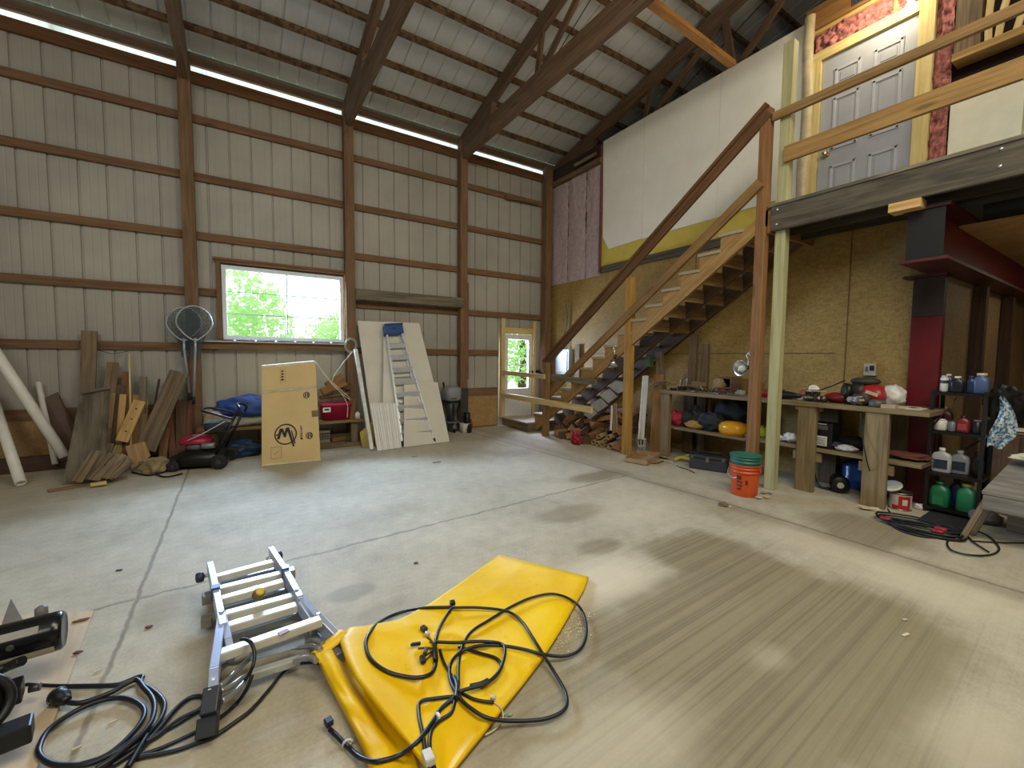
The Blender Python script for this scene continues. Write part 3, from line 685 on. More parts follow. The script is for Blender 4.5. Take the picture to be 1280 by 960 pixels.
for a in (('brown board right of the tallest grey board', (141, 453), (130, 560), .11, OLDW, 6.88),
          ('wide brown board behind the pale strips', (148, 481), (138, 575), .15, wood('#7a603f', '#54402a'), 6.80),
          ('reddish brown board standing upright in the scrap pile', (158, 465), (157, 575), .085, BR, 6.87),
          ('thin whitish stick rising from the middle of the scrap pile', (162, 442), (164, 570), .018, PALE, 6.90),
          ('short grey board at the back of the scrap pile', (179, 471), (178, 575), .075, GREYW, 6.88),
          ('thin dark stick leaning right of the grey board', (199, 474), (184, 560), .022, DARKW, 6.86),
          ('tan plywood strip behind the board with holes', (165, 494), (166, 580), .13, PARTW, 6.80),
          ('short tan board between the grey board and the plank', (182, 499), (178, 570), .055, TAN, 6.78),
          ('pale narrow strip left of the yellowish strip', (141, 491), (131, 575), .055, TAN, 6.68),
          ('yellowish narrow strip in the middle of the scrap pile', (154, 493), (147, 575), .060, PINE, 6.68)):
    lean('scrap_board', a[0], 'board', a[1], a[2], a[3], .024, a[4], a[5], 6.50)
o = lean('scrap_board', 'pale yellow board with nail holes tilted to the right', 'board', (175, 501), (152, 552), .115, .022, PINE, 6.60, 6.42)
for f in (.25, .55, .8):
    a, b = onY(175, 501, 6.60), onY(152, 552, 6.42); p = b+(a-b)*f+V((0, -.016, 0))
    MB().lathe([(.009, 0), (.009, .004)], p, (0, -1, .15), 8).build('nail_hole', BLACK, o)
lean('scrap_board', 'wide weathered plank leaning diagonally to the upper right', 'board', (224, 465), (182, 563), .185, .035, wood('#7d6a52', '#54442f'), 6.62, 6.36)
m = MB(); m.prism([onY(157, 558, 6.32), onY(181, 552, 6.36), onY(188, 570, 6.26), onY(165, 587, 6.20)], (0, .02, 0)); tag(m.build('plywood_offcut', wood('#b28f5e', '#96734a', blotch=.1)), 'small tan square panel leaning at the front of the scrap pile', 'panel')
for a in (('reddish board right of the diagonal plank', (212, 520), (217, 578), .07, REDW, 6.78),
          ('brown board behind the fishing nets', (228, 500), (229, 580), .13, wood('#6e4f35', '#4b3422'), 6.86),
          ('narrow reddish board below the net handles', (238, 505), (235, 575), .06, REDW, 6.80),
          ('rough tan board under the diagonal plank', (207, 535), (203, 582), .08, BR, 6.55)):
    lean('scrap_board', a[0], 'board', a[1], a[2], a[3], .03, a[4], a[5], 6.45)
# bundle of splintered lath
bd = thing('lath_bundle', 'bundle of splintered grey-tan lath lying at the front of the scrap pile', 'lath bundle', onZ(120, 602, 0))
LW = wood('#9a855f', '#6f5d3f', tint=.35)
for i in range(6):
    a, b = onY(105+8.5*i, 556.5-.5*i+(i % 2)*3, 6.26), onZ(91+8*i, 600-.5*i, .02); MB().beam(a, b, .05, .012, (0, -1, .3)).build('lath', LW, bd)
for i in range(15):
    t = i/14; random.seed(400+i)
    a = onZ(92+50*t, 603-5*t+random.uniform(-2, 1), .03+.02*(i % 3)); b = onY(120+45*t+random.uniform(-3, 3), 561+14*t+random.uniform(-3, 3), 6.10-.02*(i % 3)+.0*t)
    MB().beam(a, b, .04, .010, (.2, -1, .5)).build('lath', LW, bd)
tag(MB().beam(onZ(60, 614, .01), onZ(159, 597, .01), .07, .016, (0, 0, 1)).build('floor_strip', wood('#a5825c', '#7e6144')), 'thin brown strip of wood lying flat on the floor in front of the scrap pile', 'board')
tag(MB().beam(onZ(113, 606, .032), onZ(133, 603, .032), .055, .028, (0, 0, 1)).build('wood_block', PALE), 'short pale wood block lying on the thin floor strip', 'block')
tag(MB().blob(onZ(193, 583, .07), (.13, .10, .10), 3, .5, flat=.004).build('crumpled_bag', plain('#a08c66', .8, var=.25)), 'crumpled tan paper bag left of the lawn mower', 'bag')
m = MB(); m.tube(spl([onZ(*q, .012) for q in ((165, 590), (185, 594), (205, 590), (217, 585), (213, 578), (200, 582), (190, 588), (205, 596), (228, 592))]), .009, 6)
tag(m.build('electric_cable', CORD), 'black cord looped on the floor left of the lawn mower', 'cord')
m = MB(); m.tube(spl([onY(122, 437, 6.91), onY(140, 442, 6.9), onY(160, 439, 6.91)]), .004, 5)
tag(m.build('hanging_wire', DGREY), 'thin wire sagging along the girt beside the tallest board', 'wire')
# fishing landing nets
NET = net_mat('#47555a'); AL2 = plain('#b4bcc2', .3, .4)
def landing_net(lab, cx, cy, wd, ht, Yn, hend, matr, tilt):
    c = onY(cx, cy, Yn); base = onY(hend[0], hend[1], Yn-.02); k = 1/137
    o = thing('landing_net', lab, 'fishing net', base)
    pts = []
    for i in range(28):
        th = -math.pi/2+2*math.pi*i/28; r = 1 if s_(th) > -.2 else 1-.18*(-s_(th)-.2)
        sx = c_(th)*(1 if s_(th) > 0 else (1-.45*(-s_(th))**1.5)); pts.append(c+V((sx*wd/2*k+tilt*s_(th)*ht*k/2, 0, s_(th)*ht/2*k)))
    m = MB(); m.tube(pts, .009, 8, closed=True); m.build('hoop', matr, o)
    bot_ = pts[0]; m = MB(); m.tube([bot_+V((0, 0, .03)), bot_+V((0, -.003, -.1)), base], [.012, .014, .014], 8); m.build('handle', matr, o)
    m = MB(); g = base+(bot_-base)*.12; m.tube([base+V((0, 0, -.003)), g], .018, 8); m.build('grip', RUBBER, o)
    def bag(u, v):
        th = 2*math.pi*u; i = int(u*28) % 28; p = pts[i]; f = v
        dr = c+V((0, .045, -.32)); sag = (1-(1-f)**2)
        return p.lerp(V((dr.x+.05*c_(th), dr.y, dr.z-.15*f)), sag*.9)+V((0, .03*math.sin(f*math.pi), 0))
    m = MB(); m.grid(bag, 28, 8); m.build('net_mesh', NET, o)
    return o
landing_net('front fishing landing net with a round silver hoop, hung on the post', 243, 404, 50, 58, 6.66, (242, 505), AL2, 0)
landing_net('rear fishing landing net whose hoop sticks out to the left of the other', 230, 405, 48, 56, 6.74, (238, 500), AL2, .04)
# ------------------------------------------------------------------ lawn mower
def mower():
    o = thing('lawn_mower', 'push lawn mower with red engine cover and black deck', 'lawn mower', onZ(250, 588, 0)+V((.02, .22, 0))); B = V(o.location)
    L = lambda x, y, z: B+V((x, y, z))
    m = MB(); m.loft([(B.x, B.y, .045, .25, .20, 3.5), (B.x, B.y, .07, .26, .215, 3.5), (B.x, B.y, .15, .25, .205, 3), (B.x+.02, B.y, .20, .20, .17, 2.6), (B.x+.02, B.y, .215, .15, .13, 2.4)], 28); m.build('deck', BLKM, o)
    m = MB(); m.loft([(B.x-.26, B.y, .03, .09, .19, 3), (B.x-.27, B.y, .09, .09, .19, 3), (B.x-.24, B.y, .13, .07, .16, 3)], 20); m.build('front_guard', BLACK, o)
    for sx, sy, rr in ((-.22, -.21, .06), (-.22, .21, .06), (.22, -.225, .085), (.22, .225, .085)):
        w = MB(); w.lathe([(rr*.55, -.022), (rr*.9, -.022), (rr, -.013), (rr, .013), (rr*.9, .022), (rr*.55, .022)], L(sx, sy, rr), (0, 1, 0), 22); wo = w.build('wheel', RUBBER, o)
        MB().lathe([(rr*.56, -.018), (rr*.56, .018), (rr*.2, .024)], L(sx, sy, rr), (0, -1 if sy < 0 else 1, 0), 16).build('hub', DGREY, wo)
    m = MB(); m.lathe([(.09, 0), (.12, .01), (.12, .07), (.10, .08)], L(-.05, 0, .21), (0, 0, 1), 20); m.build('engine_block', plain('#77787a', .4, .3), o)
    m = MB(); m.loft([(B.x-.06, B.y, .275, .155, .13, 2.8), (B.x-.06, B.y, .30, .165, .14, 2.8), (B.x-.055, B.y, .345, .145, .12, 2.5), (B.x-.04, B.y, .365, .08, .07, 2.2)], 26); m.build('engine_cover', plain('#a31f42', .3, var=.10), o)
    m = MB(); m.loft([(B.x-.06, B.y, .3665, .04, .035, 2), (B.x-.06, B.y, .37, .04, .035, 2)], 16); m.build('starter_cap', plain('#c98a94', .4), o)
    m = MB(); m.loft([(B.x+.09, B.y-.12, .23, .07, .04, 3), (B.x+.09, B.y-.12, .29, .065, .035, 3)], 14); m.build('muffler', plain('#8f8f8f', .4, .4), o)
    for sy in (-.17, .17):
        m = MB(); m.tube([L(.18, sy, .17), L(.27, sy, .36), L(.38, sy*.95, .60)], .014, 8); m.build('handle_tube', BLKM, o)
    m = MB(); m.tube(spl([L(.38, -.16, .60), L(.42, -.15, .66), L(.40, -.10, .70), L(.36, 0, .715), L(.38, .10, .71), L(.42, .15, .67), L(.40, .165, .61)], 4), .014, 8); m.build('handle_bar', BLKM, o)
    m = MB(); m.tube(spl([L(.36, -.18, .56), L(.20, -.19, .62), L(.06, -.15, .66), L(.02, 0, .67), L(.06, .15, .66), L(.20, .18, .62), L(.36, .18, .56)], 4), .012, 8); m.build('fold_bar', BLKM, o)
    m = MB(); m.tube(spl([L(-.10, -.15, .33), L(.08, -.18, .42), L(.28, -.19, .54)]), .006, 6); m.build('pull_cable', plain('#c9c7bf', .4), o)
    m = MB(); m.loft([(B.x+.16, B.y, .42, .12, .14, 3), (B.x+.15, B.y, .49, .12, .14, 3), (B.x+.13, B.y, .51, .09, .1, 2.5)], 20); m.build('grass_bag', plain('#2d2f35', .8, var=.2), o)
    m = MB(); m.box(B.x+.05, B.y-.09, .511, B.x+.20, B.y+.06, .53); m.build('bag_panel', plain('#7484a0', .5), o)
    o.rotation_euler = (0, 0, math.radians(-14))
mower()
# ------------------------------------------------------------------ low shelf under the window
SZ = .385
sh = thing('low_shelf', 'low plank shelf under the window with short wooden legs', 'shelf', (.6, 6.6, 0))
MB().box(-.42, 6.36, SZ-.035, 1.58, 6.80, SZ).build('shelf_board', wood('#8f7148', '#6b5232'), sh)
for x in (-.30, .55, 1.38): MB().box(x, 6.42, 0, x+.09, 6.50, SZ-.036).build('leg', OLDW, sh)
MB().box(-.42, 6.72, .02, 1.58, 6.76, .14).build('lower_board', OLDW, sh)
MB().box(.85, 6.36, 0, 1.58, 6.45, .06).build('floor_rail', OLDW, sh)
tag(MB().blob((.14, 6.56, SZ+.24), (.36, .17, .15), 4, .22, flat=SZ+.125, n=22).build('blue_tarp', plain('#2b4a94', .5, var=.22, scale=6)), 'folded bright blue tarp on the low shelf under the window', 'tarp')
m = MB(); m.lathe([(.02, 0), (.09, 0), (.10, .02), (.10, .30), (.085, .31)], (-.25, 6.42, SZ+.11), (.15, 1, .05), 18); tag(m.build('foam_roll', plain('#b39f7b', .9)), 'rolled tan foam mat beside the blue tarp on the low shelf', 'roll')
tag(MB().blob((.08, 6.50, SZ+.06), (.36, .12, .062), 9, .25, flat=SZ+.002).build('cloth_bundle', plain('#a79f8d', .9)), 'flattened grey-tan cloth bundle under the blue tarp', 'cloth')
tag(MB().blob((.0, 6.42, .10), (.27, .12, .10), 12, .55, flat=.003, n=20).build('blue_tarp', plain('#1f3a58', .6, var=.35, scale=10)), 'crumpled dark blue tarp on the floor under the low shelf', 'tarp')
m = MB(); m.loft([(1.19, 6.56, SZ+.002, .185, .13, 6), (1.19, 6.56, SZ+.20, .205, .15, 6), (1.19, 6.56, SZ+.205, .215, .16, 6), (1.19, 6.56, SZ+.24, .215, .16, 6), (1.19, 6.56, SZ+.245, .2, .15, 6)], 28)
o = thing('storage_tote', 'dark red plastic storage tote on the low shelf beside the cardboard box', 'tote', (1.19, 6.56, SZ)); m.build('tub', plain('#a3173e', .4, var=.06), o)
MB().box(1.00, 6.398, SZ+.125, 1.10, 6.404, SZ+.19).build('paper_label', WHITE, o)
MB().box(1.02, 6.3955, SZ+.15, 1.08, 6.3975, SZ+.175).build('label_print', DGREY, o)
for i, (a, b, w) in enumerate((((402, 490), (432, 478), .10), ((408, 482), (428, 470), .09), ((400, 497), (436, 492), .05), ((415, 478), (438, 484), .10))):
    tag(MB().beam(onY(*a, 6.52+.07*i), onY(*b, 6.60+.05*i), w, .05, (0, -1, .3)).build('wood_offcut', wood('#93683c', '#5f4224', tint=.3)), 'brown wood offcut piled above the red tote, ' + ('front left one', 'upper one', 'flat lowest one', 'right one')[i], 'wood scrap')
tag(MB().box(1.365, 6.45, SZ+.001, 1.44, 6.60, SZ+.30).build('wood_block', BR), 'upright brown wood block on the shelf right of the red tote', 'block')
m = MB(); m.loft([(1.475, 6.46, SZ, .035, .03, 4), (1.475, 6.46, SZ+.07, .035, .03, 4), (1.475, 6.46, SZ+.1, .012, .012, 2)], 14); tag(m.build('small_bottle', WHITE), 'small whitish bottle at the right end of the low shelf', 'bottle')
cr = thing('milk_crate', 'small grey vented crate under the right half of the low shelf', 'crate', (.99, 6.58, 0))
m = MB()
m.box(.86, 6.48, .07, 1.10, 6.68, .085)
for z in (.085, .21): m.box(.86, 6.48, z, 1.10, 6.49, z+.03); m.box(.86, 6.67, z, 1.10, 6.68, z+.03); m.box(.86, 6.49, z, .87, 6.67, z+.03); m.box(1.09, 6.49, z, 1.10, 6.67, z+.03)
m.build('rim', plain('#8b8577', .6), cr)
m = MB()
for i in range(7): m.box(.865+i*.037, 6.482, .115, .877+i*.037, 6.488, .21)
for i in range(2): m.box(.87, 6.481, .14+i*.035, 1.09, 6.4815, .15+i*.035)
m.build('slat_side', plain('#8b8577', .6), cr)
tag(MB().beam((.86, 6.52, .035), (1.3, 6.56, .035), .12, .06, (0, 0, 1)).build('wood_block', OLDW), 'brown timber offcut on the floor below the grey crate', 'block')
tag(MB().beam((1.12, 6.52, .10), (1.30, 6.55, .105), .10, .05, (0, 0, 1)).build('wood_block', BR), 'short brown block on the timber offcut beside the grey crate', 'block')
m = MB(); m.prism([onZ(453, 559, .005), onZ(467, 557, .005), onY(466, 527, 6.28), onY(458, 534, 6.26), onY(450, 541, 6.25)], (.0, .03, .0)); tag(m.build('foam_piece', plain('#cdb25c', .8)), 'torn yellow foam piece standing left of the white ribbed panels', 'foam')
# wire coil on the post, cream cables
m = MB()
cc = onY(438, 432, 6.78)
for k in range(7):
    m.tube([cc+V(((.072+.006*(k % 4))*c_(2*math.pi*i/30)+.007*math.sin(k*2.1), -.007*k, (.088+.006*((k*3) % 5))*s_(2*math.pi*i/30)+.008*math.cos(k*1.7))) for i in range(30)], .003, 6, closed=True)
tag(m.build('wire_coil', plain('#b9b9a4', .5)), 'coil of greyish wire hanging on the post by the window corner', 'wire coil')
m = MB()
for k, pts in enumerate((((440, 440), (432, 450), (420, 466), (414, 478)), ((440, 441), (428, 455), (417, 470)), ((395, 453), (408, 470), (420, 482), (437, 497)), ((397, 456), (413, 478), (430, 494), (438, 500)), ((414, 478), (425, 490), (434, 505), (434, 522)))):
    m.tube(spl([onY(*q, 6.36+.01*k) for q in pts]), .006, 6)
tag(m.build('cream_cable', plain('#cfc4a8', .5)), 'cream cables dangling from the coil over the wood offcuts and red tote', 'cable')
# ------------------------------------------------------------------ cardboard box leaning at the shelf
bx = thing('cardboard_box', 'tall flat cardboard box with a black round emblem leaning on the low shelf', 'box', onZ(364, 580, 0))
c0, c1 = onZ(327, 583, .004), onZ(401, 575.5, .004); Yl = 6.0
t0, t1 = onY(327, 457, 5.98), onY(394, 451, 5.93)
CARD = plain('#d9bd84', .8, var=.05, scale=2.2)
m = MB(); nrm = (c1-c0).cross(t0-c0).normalized(); nrm = nrm if nrm.y < 0 else -nrm
back = -nrm*.17; back.z = max(back.z, -.02)
m.prism([c0, c1, t1, t0], V((-nrm.x*.16, -nrm.y*.16, .0))); m.build('carton', CARD, bx, bevel=.004)
def bp(u, v, off=.003): return c0.lerp(c1, u).lerp(t0.lerp(t1, u), v)+nrm*off
RX = (c1-c0).normalized(); UX = (t0-c0).normalized()
INK = plain('#2b2622', .7)
def patch(name, uvs, mat, off=.003, th=.0012):
    m = MB(); m.prism([bp(u, v, off) for u, v in uvs], -nrm*th); return m.build(name, mat, bx)
patch('tape', [(0, .715), (1, .725), (1, .745), (0, .735)], plain('#b8ae9b', .35))
patch('corrugated_edge', [(0, 0), (1, 0), (1, .018), (0, .018)], plain('#dccfae', .8))
patch('corrugated_edge', [(0, .975), (1, .975), (1, 1), (0, 1)], plain('#ddd3b8', .8))
def ring(cu, cv, r, w, n=28, asp=None):
    asp = (c1-c0).length/(t0-c0).length; m = MB(); b = 0
    for i in range(n):
        th = 2*math.pi*i/n
        for rr in (r, r-w): m.v.append(bp(cu+rr*c_(th), cv+rr*asp*s_(th), .0035))
    for i in range(n): j = (i+1) % n; m.face((2*i, 2*j, 2*j+1, 2*i+1))
    return m
ring(.405, .29, .195, .022).build('emblem_ring', INK, bx)
lg = MB()
AS = (c1-c0).length/(t0-c0).length
def st_(pts, m):
    b = len(m.v); m.v += [bp(.405+u*.195, .29+v*.195*AS, .0036) for u, v in pts]; m.face(list(range(b, b+len(pts))))
def stroke(x0, y0, x1, y1, w0, w1): st_([(x0-w0/2, y0), (x0+w0/2, y0), (x1+w1/2, y1), (x1-w1/2, y1)], lg)
stroke(-.66, -.42, -.38, .58, .24, .26); stroke(-.34, .56, -.06, -.28, .24, .20); stroke(-.10, -.28, .16, .62, .20, .26); stroke(.20, .60, .68, -1.22, .26, .16); stroke(.52, .30, .80, -.95, .10, .12)
st_([(-.92, -.08), (-.80, .06), (-.50, .10), (-.50, -.04)], lg)
lg.build('emblem', INK, bx)
for cv in (.66, .255):
    ring(.80 if cv > .5 else .82, cv, .062, .014).build('round_mark', INK, bx); patch('round_mark_print', [(.77 if cv > .5 else .79, cv-.016), (.79 if cv > .5 else .81, cv-.02), (.80 if cv > .5 else .82, cv+.02), (.775 if cv > .5 else .795, cv+.016)], INK); patch('round_mark_print', [(.815 if cv > .5 else .835, cv-.016), (.84 if cv > .5 else .86, cv-.016), (.835 if cv > .5 else .855, cv+.018), (.815 if cv > .5 else .835, cv+.018)], INK)
patch('stamp', [(.88, .435), (.995, .437), (.995, .50), (.88, .498)], plain('#7c6848', .8))
for i in range(4): patch('label_print', [(.345+.004*i, .83+.028*i), (.395-.006*(i % 2), .832+.028*i), (.392, .848+.028*i), (.35, .846+.028*i)], INK)
patch('faint_print', [(.33, .80), (.335, .80), (.335, .955), (.33, .955)], plain('#9d8050', .8)); patch('faint_print', [(.42, .80), (.425, .80), (.425, .955), (.42, .955)], plain('#9d8050', .8))
tm = text_mb('MERCURY', bp(.695, .235, .0036), UX, -RX, .035); tm.build('side_lettering', INK, bx)
MB().prism([bp(.662, .225), bp(.70, .225), bp(.70, .24), bp(.662, .24)], -nrm*.001).build('side_print', INK, bx)
for a in ([(.15, .06), (.33, .06), (.33, .064), (.15, .064)], [(.15, .17), (.33, .17), (.33, .174), (.15, .174)], [(.15, .06), (.158, .06), (.158, .174), (.15, .174)], [(.322, .06), (.33, .06), (.33, .174), (.322, .174)], [(.20, .10), (.29, .13), (.29, .136), (.20, .106)]): patch('faint_print', a, plain('#a98b57', .8))
# ------------------------------------------------------------------ white sheets and stepladder
def leansheet(lab, quad, th, mat, name='wall_panel', cat='sheet'):
    m = MB(); q = [V(p) for p in quad]; n = (q[1]-q[0]).cross(q[3]-q[0]).normalized(); n = n if n.y < 0 else -n
    m.prism(q, V((-n.x*th, -n.y*th, -n.z*th if n.z < 0 else 0))); return tag(m.build(name, mat), lab, cat), n
SH = plain('#dcd6c6', .6, var=.04, scale=2)
q0, q1 = onZ(470, 561, .005), onZ(563, 552, .005)
leansheet('large cream wall sheet leaning behind the stepladder, tallest of the white sheets', [onZ(478, 558, .01), onZ(560, 550, .01), onY(524, 404, 6.74), onY(480, 402, 6.74)], .012, SH)
leansheet('cream wall sheet at the back left of the leaning stack', [onZ(469, 556, .01), onY(520, 545, 6.40), onY(498, 403, 6.84), onY(447, 401, 6.84)], .012, SH)
tag(MB().beam(onZ(464.5, 562, .014), onY(444.5, 437, 6.50), .045, .05, (0, -1, .2)).build('wall_panel', plain('#dfe0d8', .6)), 'narrow white strip standing at the left edge of the leaning sheets', 'sheet')
leansheet('shorter cream sheet at the lower right of the leaning stack', [onZ(505, 559, .005), onZ(562, 552, .005), onY(547, 478, 6.36), onY(505, 476, 6.36)], .012, SH)
for i in range(4):
    a = 472+7.6*i; b = a+7.2; ta = 462.5+8.4*i; tb = ta+7.8
    o, n = leansheet('white ribbed siding panel at the foot of the stack, %s of four' % ('leftmost', 'second from left', 'third from left', 'rightmost')[i], [onZ(a, 563.5-1.0*i, .004), onZ(b, 562.5-1.0*i, .004), onY(tb, 503.5, 6.20), onY(ta, 504.5, 6.20)], .014, plain('#e9e9e3', .45, var=.03), 'siding_panel', 'siding panel')
    for f in (.16, .38):
        p0_, p1_ = onZ(a+(b-a)*f*2, 563-1.0*i, .004), onY(ta+(tb-ta)*f*2, 504, 6.20)
        if f < .5: MB().beam(p0_-n*-.004, p1_-n*-.004, .003, .003, tuple(n)).build('groove', plain('#a9a9a2', .6), o)
def stepladder():
    Yb_, Yt_ = 5.98, 6.60
    bl, br = onZ(502.5, 557, .012), onZ(543, 553, .012)
    tl, tr = onY(482.5, 412, 6.62), onY(500, 411, 6.62)
    o = thing('step_ladder', 'closed aluminium stepladder with a blue top leaning on the white sheets', 'ladder', (bl+br)/2)
    n = (br-bl).cross(tl-bl).normalized(); n = n if n.y < 0 else -n
    for a, b in ((bl, tl), (br, tr)):
        MB().beam(a, b, .022, .062, tuple(n)).build('side_rail', ALU, o)
        MB().beam(a-V((0, 0, .008)), a+(b-a)*.035, .032, .072, tuple(n)).build('foot', RUBBER, o)
    for f in (.085, .195, .305, .42, .53, .635, .745, .85):
        p, q = bl.lerp(tl, f), br.lerp(tr, f); MB().beam(p+n*.01, q+n*.01, .022, .08, (n*.55+V((0, 0, 1))).normalized()).build('step', ALU, o)
    # rear legs folded flat behind
    for a, b in ((bl, tl), (br, tr)):
        d = (br-bl).normalized()*.03*(1 if a is bl else -1)
        MB().beam(a+d-n*.055+V((0, 0, .03)), b+d-n*.055, .018, .03, tuple(n)).build('rear_leg', ALU, o)
    for f in (.15, .36, .58): MB().beam(bl.lerp(tl, f)-n*.06, br.lerp(tr, f)-n*.06, .02, .02, tuple(n)).build('rear_bar', plain('#8d8f90', .4, .3), o)
    for f in (.10, .28): 
        MB().beam(bl.lerp(tl, f+.11)-n*.05, br.lerp(tr, f)-n*.05, .014, .006, tuple(n)).build('cross_brace', CHROME, o)
        MB().beam(br.lerp(tr, f+.02)+n*.02-(br-bl)*.0, bl.lerp(br, .82).lerp(tl.lerp(tr, .82), f+.10)+n*.02, .016, .006, tuple(n)).build('corner_brace', CHROME, o)
    m = MB(); up_ = (tl-bl).normalized(); r_ = (tr-tl).normalized()
    a = tl-r_*.035-up_*.09; b = tr+r_*.035-up_*.09; cq = tr+r_*.03+up_*.07; dq = tl-r_*.03+up_*.07
    m.prism([a+n*.06, b+n*.06, cq+n*.06, dq+n*.06], -n*.13); m.build('top_cap', plain('#24488c', .45, var=.08), o, bevel=.008)
    MB().lathe([(.02, 0), (.02, .004)], (a+cq)/2+n*.061, tuple(n), 12).build('cap_hole', DGREY, o)
    MB().prism([a+n*.062+up_*.135, b+n*.062+up_*.135, cq+n*.062, dq+n*.062], n*.01).build('cap_lip', plain('#1c3a74', .45), o)
stepladder()
# ------------------------------------------------------------------ outboard motor and neighbours
def outboard():
    p = onZ(566, 541, 0); o = thing('outboard_motor', 'grey outboard motor standing upright beside the timber post', 'outboard motor', p); x, y = p.x+.02, p.y+.12
    GR = plain('#6f7275', .4, var=.1)
    m = MB(); m.loft([(x, y, .55, .13, .16, 3), (x, y, .57, .145, .175, 3), (x+.005, y, .68, .15, .18, 3.2), (x+.01, y, .76, .14, .17, 3), (x+.01, y, .79, .09, .12, 2.5)], 26); m.build('cowl', plain('#8f9294', .35, var=.08), o)
    MB().loft([(x, y, .525, .14, .17, 3), (x, y, .549, .148, .178, 3)], 26).build('cowl_seal', BLACK, o)
    m = MB(); m.loft([(x, y, .20, .05, .10, 3), (x, y, .36, .07, .11, 3), (x, y, .52, .12, .15, 3)], 22); m.build('midsection', plain('#4a4d50', .5), o)
    m = MB(); m.loft([(x, y, .17, .13, .15, 4), (x, y, .19, .13, .15, 4)], 22); m.build('cavitation_plate', GR, o)
    m = MB(); m.loft([(x, y, .0, .012, .05, 2.5), (x, y, .06, .02, .09, 2.5), (x, y, .10, .05, .10, 2.2), (x, y, .14, .03, .1, 2.5), (x, y, .17, .04, .11, 3)], 20); m.build('lower_unit', GR, o)
    m = MB(); m.lathe([(.02, 0), (.045, .02), (.05, .10), (.035, .2)], (x, y-.17, .10), (0, 1, 0), 16); m.build('gear_case', GR, o)
    for k in range(3):
        a = 2*math.pi*k/3+.4; MB().beam((x+.03*c_(a), y-.15, .10+.03*s_(a)), (x+.095*c_(a), y-.15, .10+.095*s_(a)), .06, .006, (.4, -1, .2)).build('propeller_blade', BLKM, o)
    MB().beam((x-.02, y-.15, .30), (x-.02, y-.15, .5), .03, .02).build('tilt_bracket', BLACK, o)
    MB().box(x-.09, y-.182, .585, x+.02, y-.176, .60).build('cowl_stripe', DGREY, o)
    MB().tube([(x-.10, y+.0, .60), (x-.12, y+.02, .74), (x-.125, y+.03, .86)], .016, 8).build('tiller', BLACK, o)
outboard()
m = MB(); a = onZ(583, 541, 0); m.loft([(a.x, a.y+.05, 0, .075, .075, 6), (a.x, a.y+.05, .16, .08, .08, 6)], 16); o = thing('small_carton', 'small white carton on the floor right of the outboard motor', 'carton', (a.x, a.y+.05, 0)); m.build('carton', plain('#d3cfc4', .7), o)
MB().box(a.x-.02, a.y-.034, .05, a.x+.04, a.y-.031, .07).build('carton_print', DGREY, o)
m = MB(); a = onZ(590, 536, 0); m.lathe([(.028, 0), (.03, .01), (.03, .10), (.02, .12), (.012, .15), (.012, .17)], (a.x+.01, a.y+.06, 0), (0, 0, 1), 14); tag(m.build('red_bottle', plain('#a3262b', .4)), 'small red bottle beside the white carton', 'bottle')
m = MB(); a = V((3.335, 6.60, 0)); m.loft([(a.x, a.y, 0, .06, .08, 3), (a.x, a.y, .08, .06, .08, 3), (a.x-.01, a.y, .25, .05, .06, 2.5), (a.x-.01, a.y, .34, .055, .06, 2.5)], 16); tag(m.build('rubber_sleeve', BLACK), 'dark rubber boot standing between the outboard motor and the post', 'boot')
tag(MB().beam(onZ(590, 533, .012), onZ(612, 531, .012), .03, .02, (0, 0, 1)).build('wood_scrap', PALE), 'pale wood sliver on the floor by the OSB kick panel', 'wood scrap')
# ------------------------------------------------------------------ electric panel on the OSB wall
a = onX(679, 438, XB-.05); b = onX(700, 470, XB-.05)
ep = thing('breaker_box', 'light grey-blue electric panel on the OSB wall behind the bottom newel post', 'electric panel', (XB, 6.45, .95))
MB().box(XB-.09, 6.22, .98, XB-.001, 6.62, 1.46).build('cabinet', plain('#aeb9bd', .4, var=.04), ep, bevel=.006)
MB().box(XB-.10, 6.27, 1.03, XB-.091, 6.57, 1.41).build('cover', plain('#c3d0d4', .35, var=.04), ep, bevel=.003)
for k, yy in enumerate((6.30, 6.36, 6.47)):
    m = MB(); m.tube(spl([V((XB-.03, yy, 1.45)), V((XB-.03, yy+.02, 1.7)), V((XB-.03, yy-.03*k, 2.0)), V((XB-.03, yy, 2.35))]), .011, 6)
    tag(m.build('wire_run', plain('#9c8f77', .6)), 'cable rising from the electric panel up the OSB wall, %s from the stairs' % ORD[k], 'cable')
m = MB(); m.tube([V((5.2, 6.88, .98)), V((5.0, 6.88, 1.0))], .02, 8); m.box(4.995, 6.86, .95, 5.07, 6.93, 1.05)
tag(m.build('switch_box', BLACK), 'black switch box on the corner between door trim and electric panel', 'switch')
tag(MB().box(XB-.05, 5.98, .3, XB-.0, 6.10, 1.55).build('wall_board', OLDW), 'brown upright board on the OSB wall beside the stair foot', 'board')
struct(MB().box(XB-.006, 2.0, 1.37, XB-.002, 6.95, 1.378).build('trim_23', plain('#6b5228', .8)))
for yy in (4.9, 3.68, 1.9): struct(MB().box(XB-.006, yy, 0, XB-.002, yy+.008, 2.75).build('trim_%d' % (24+int(yy)), plain('#6b5228', .8)))
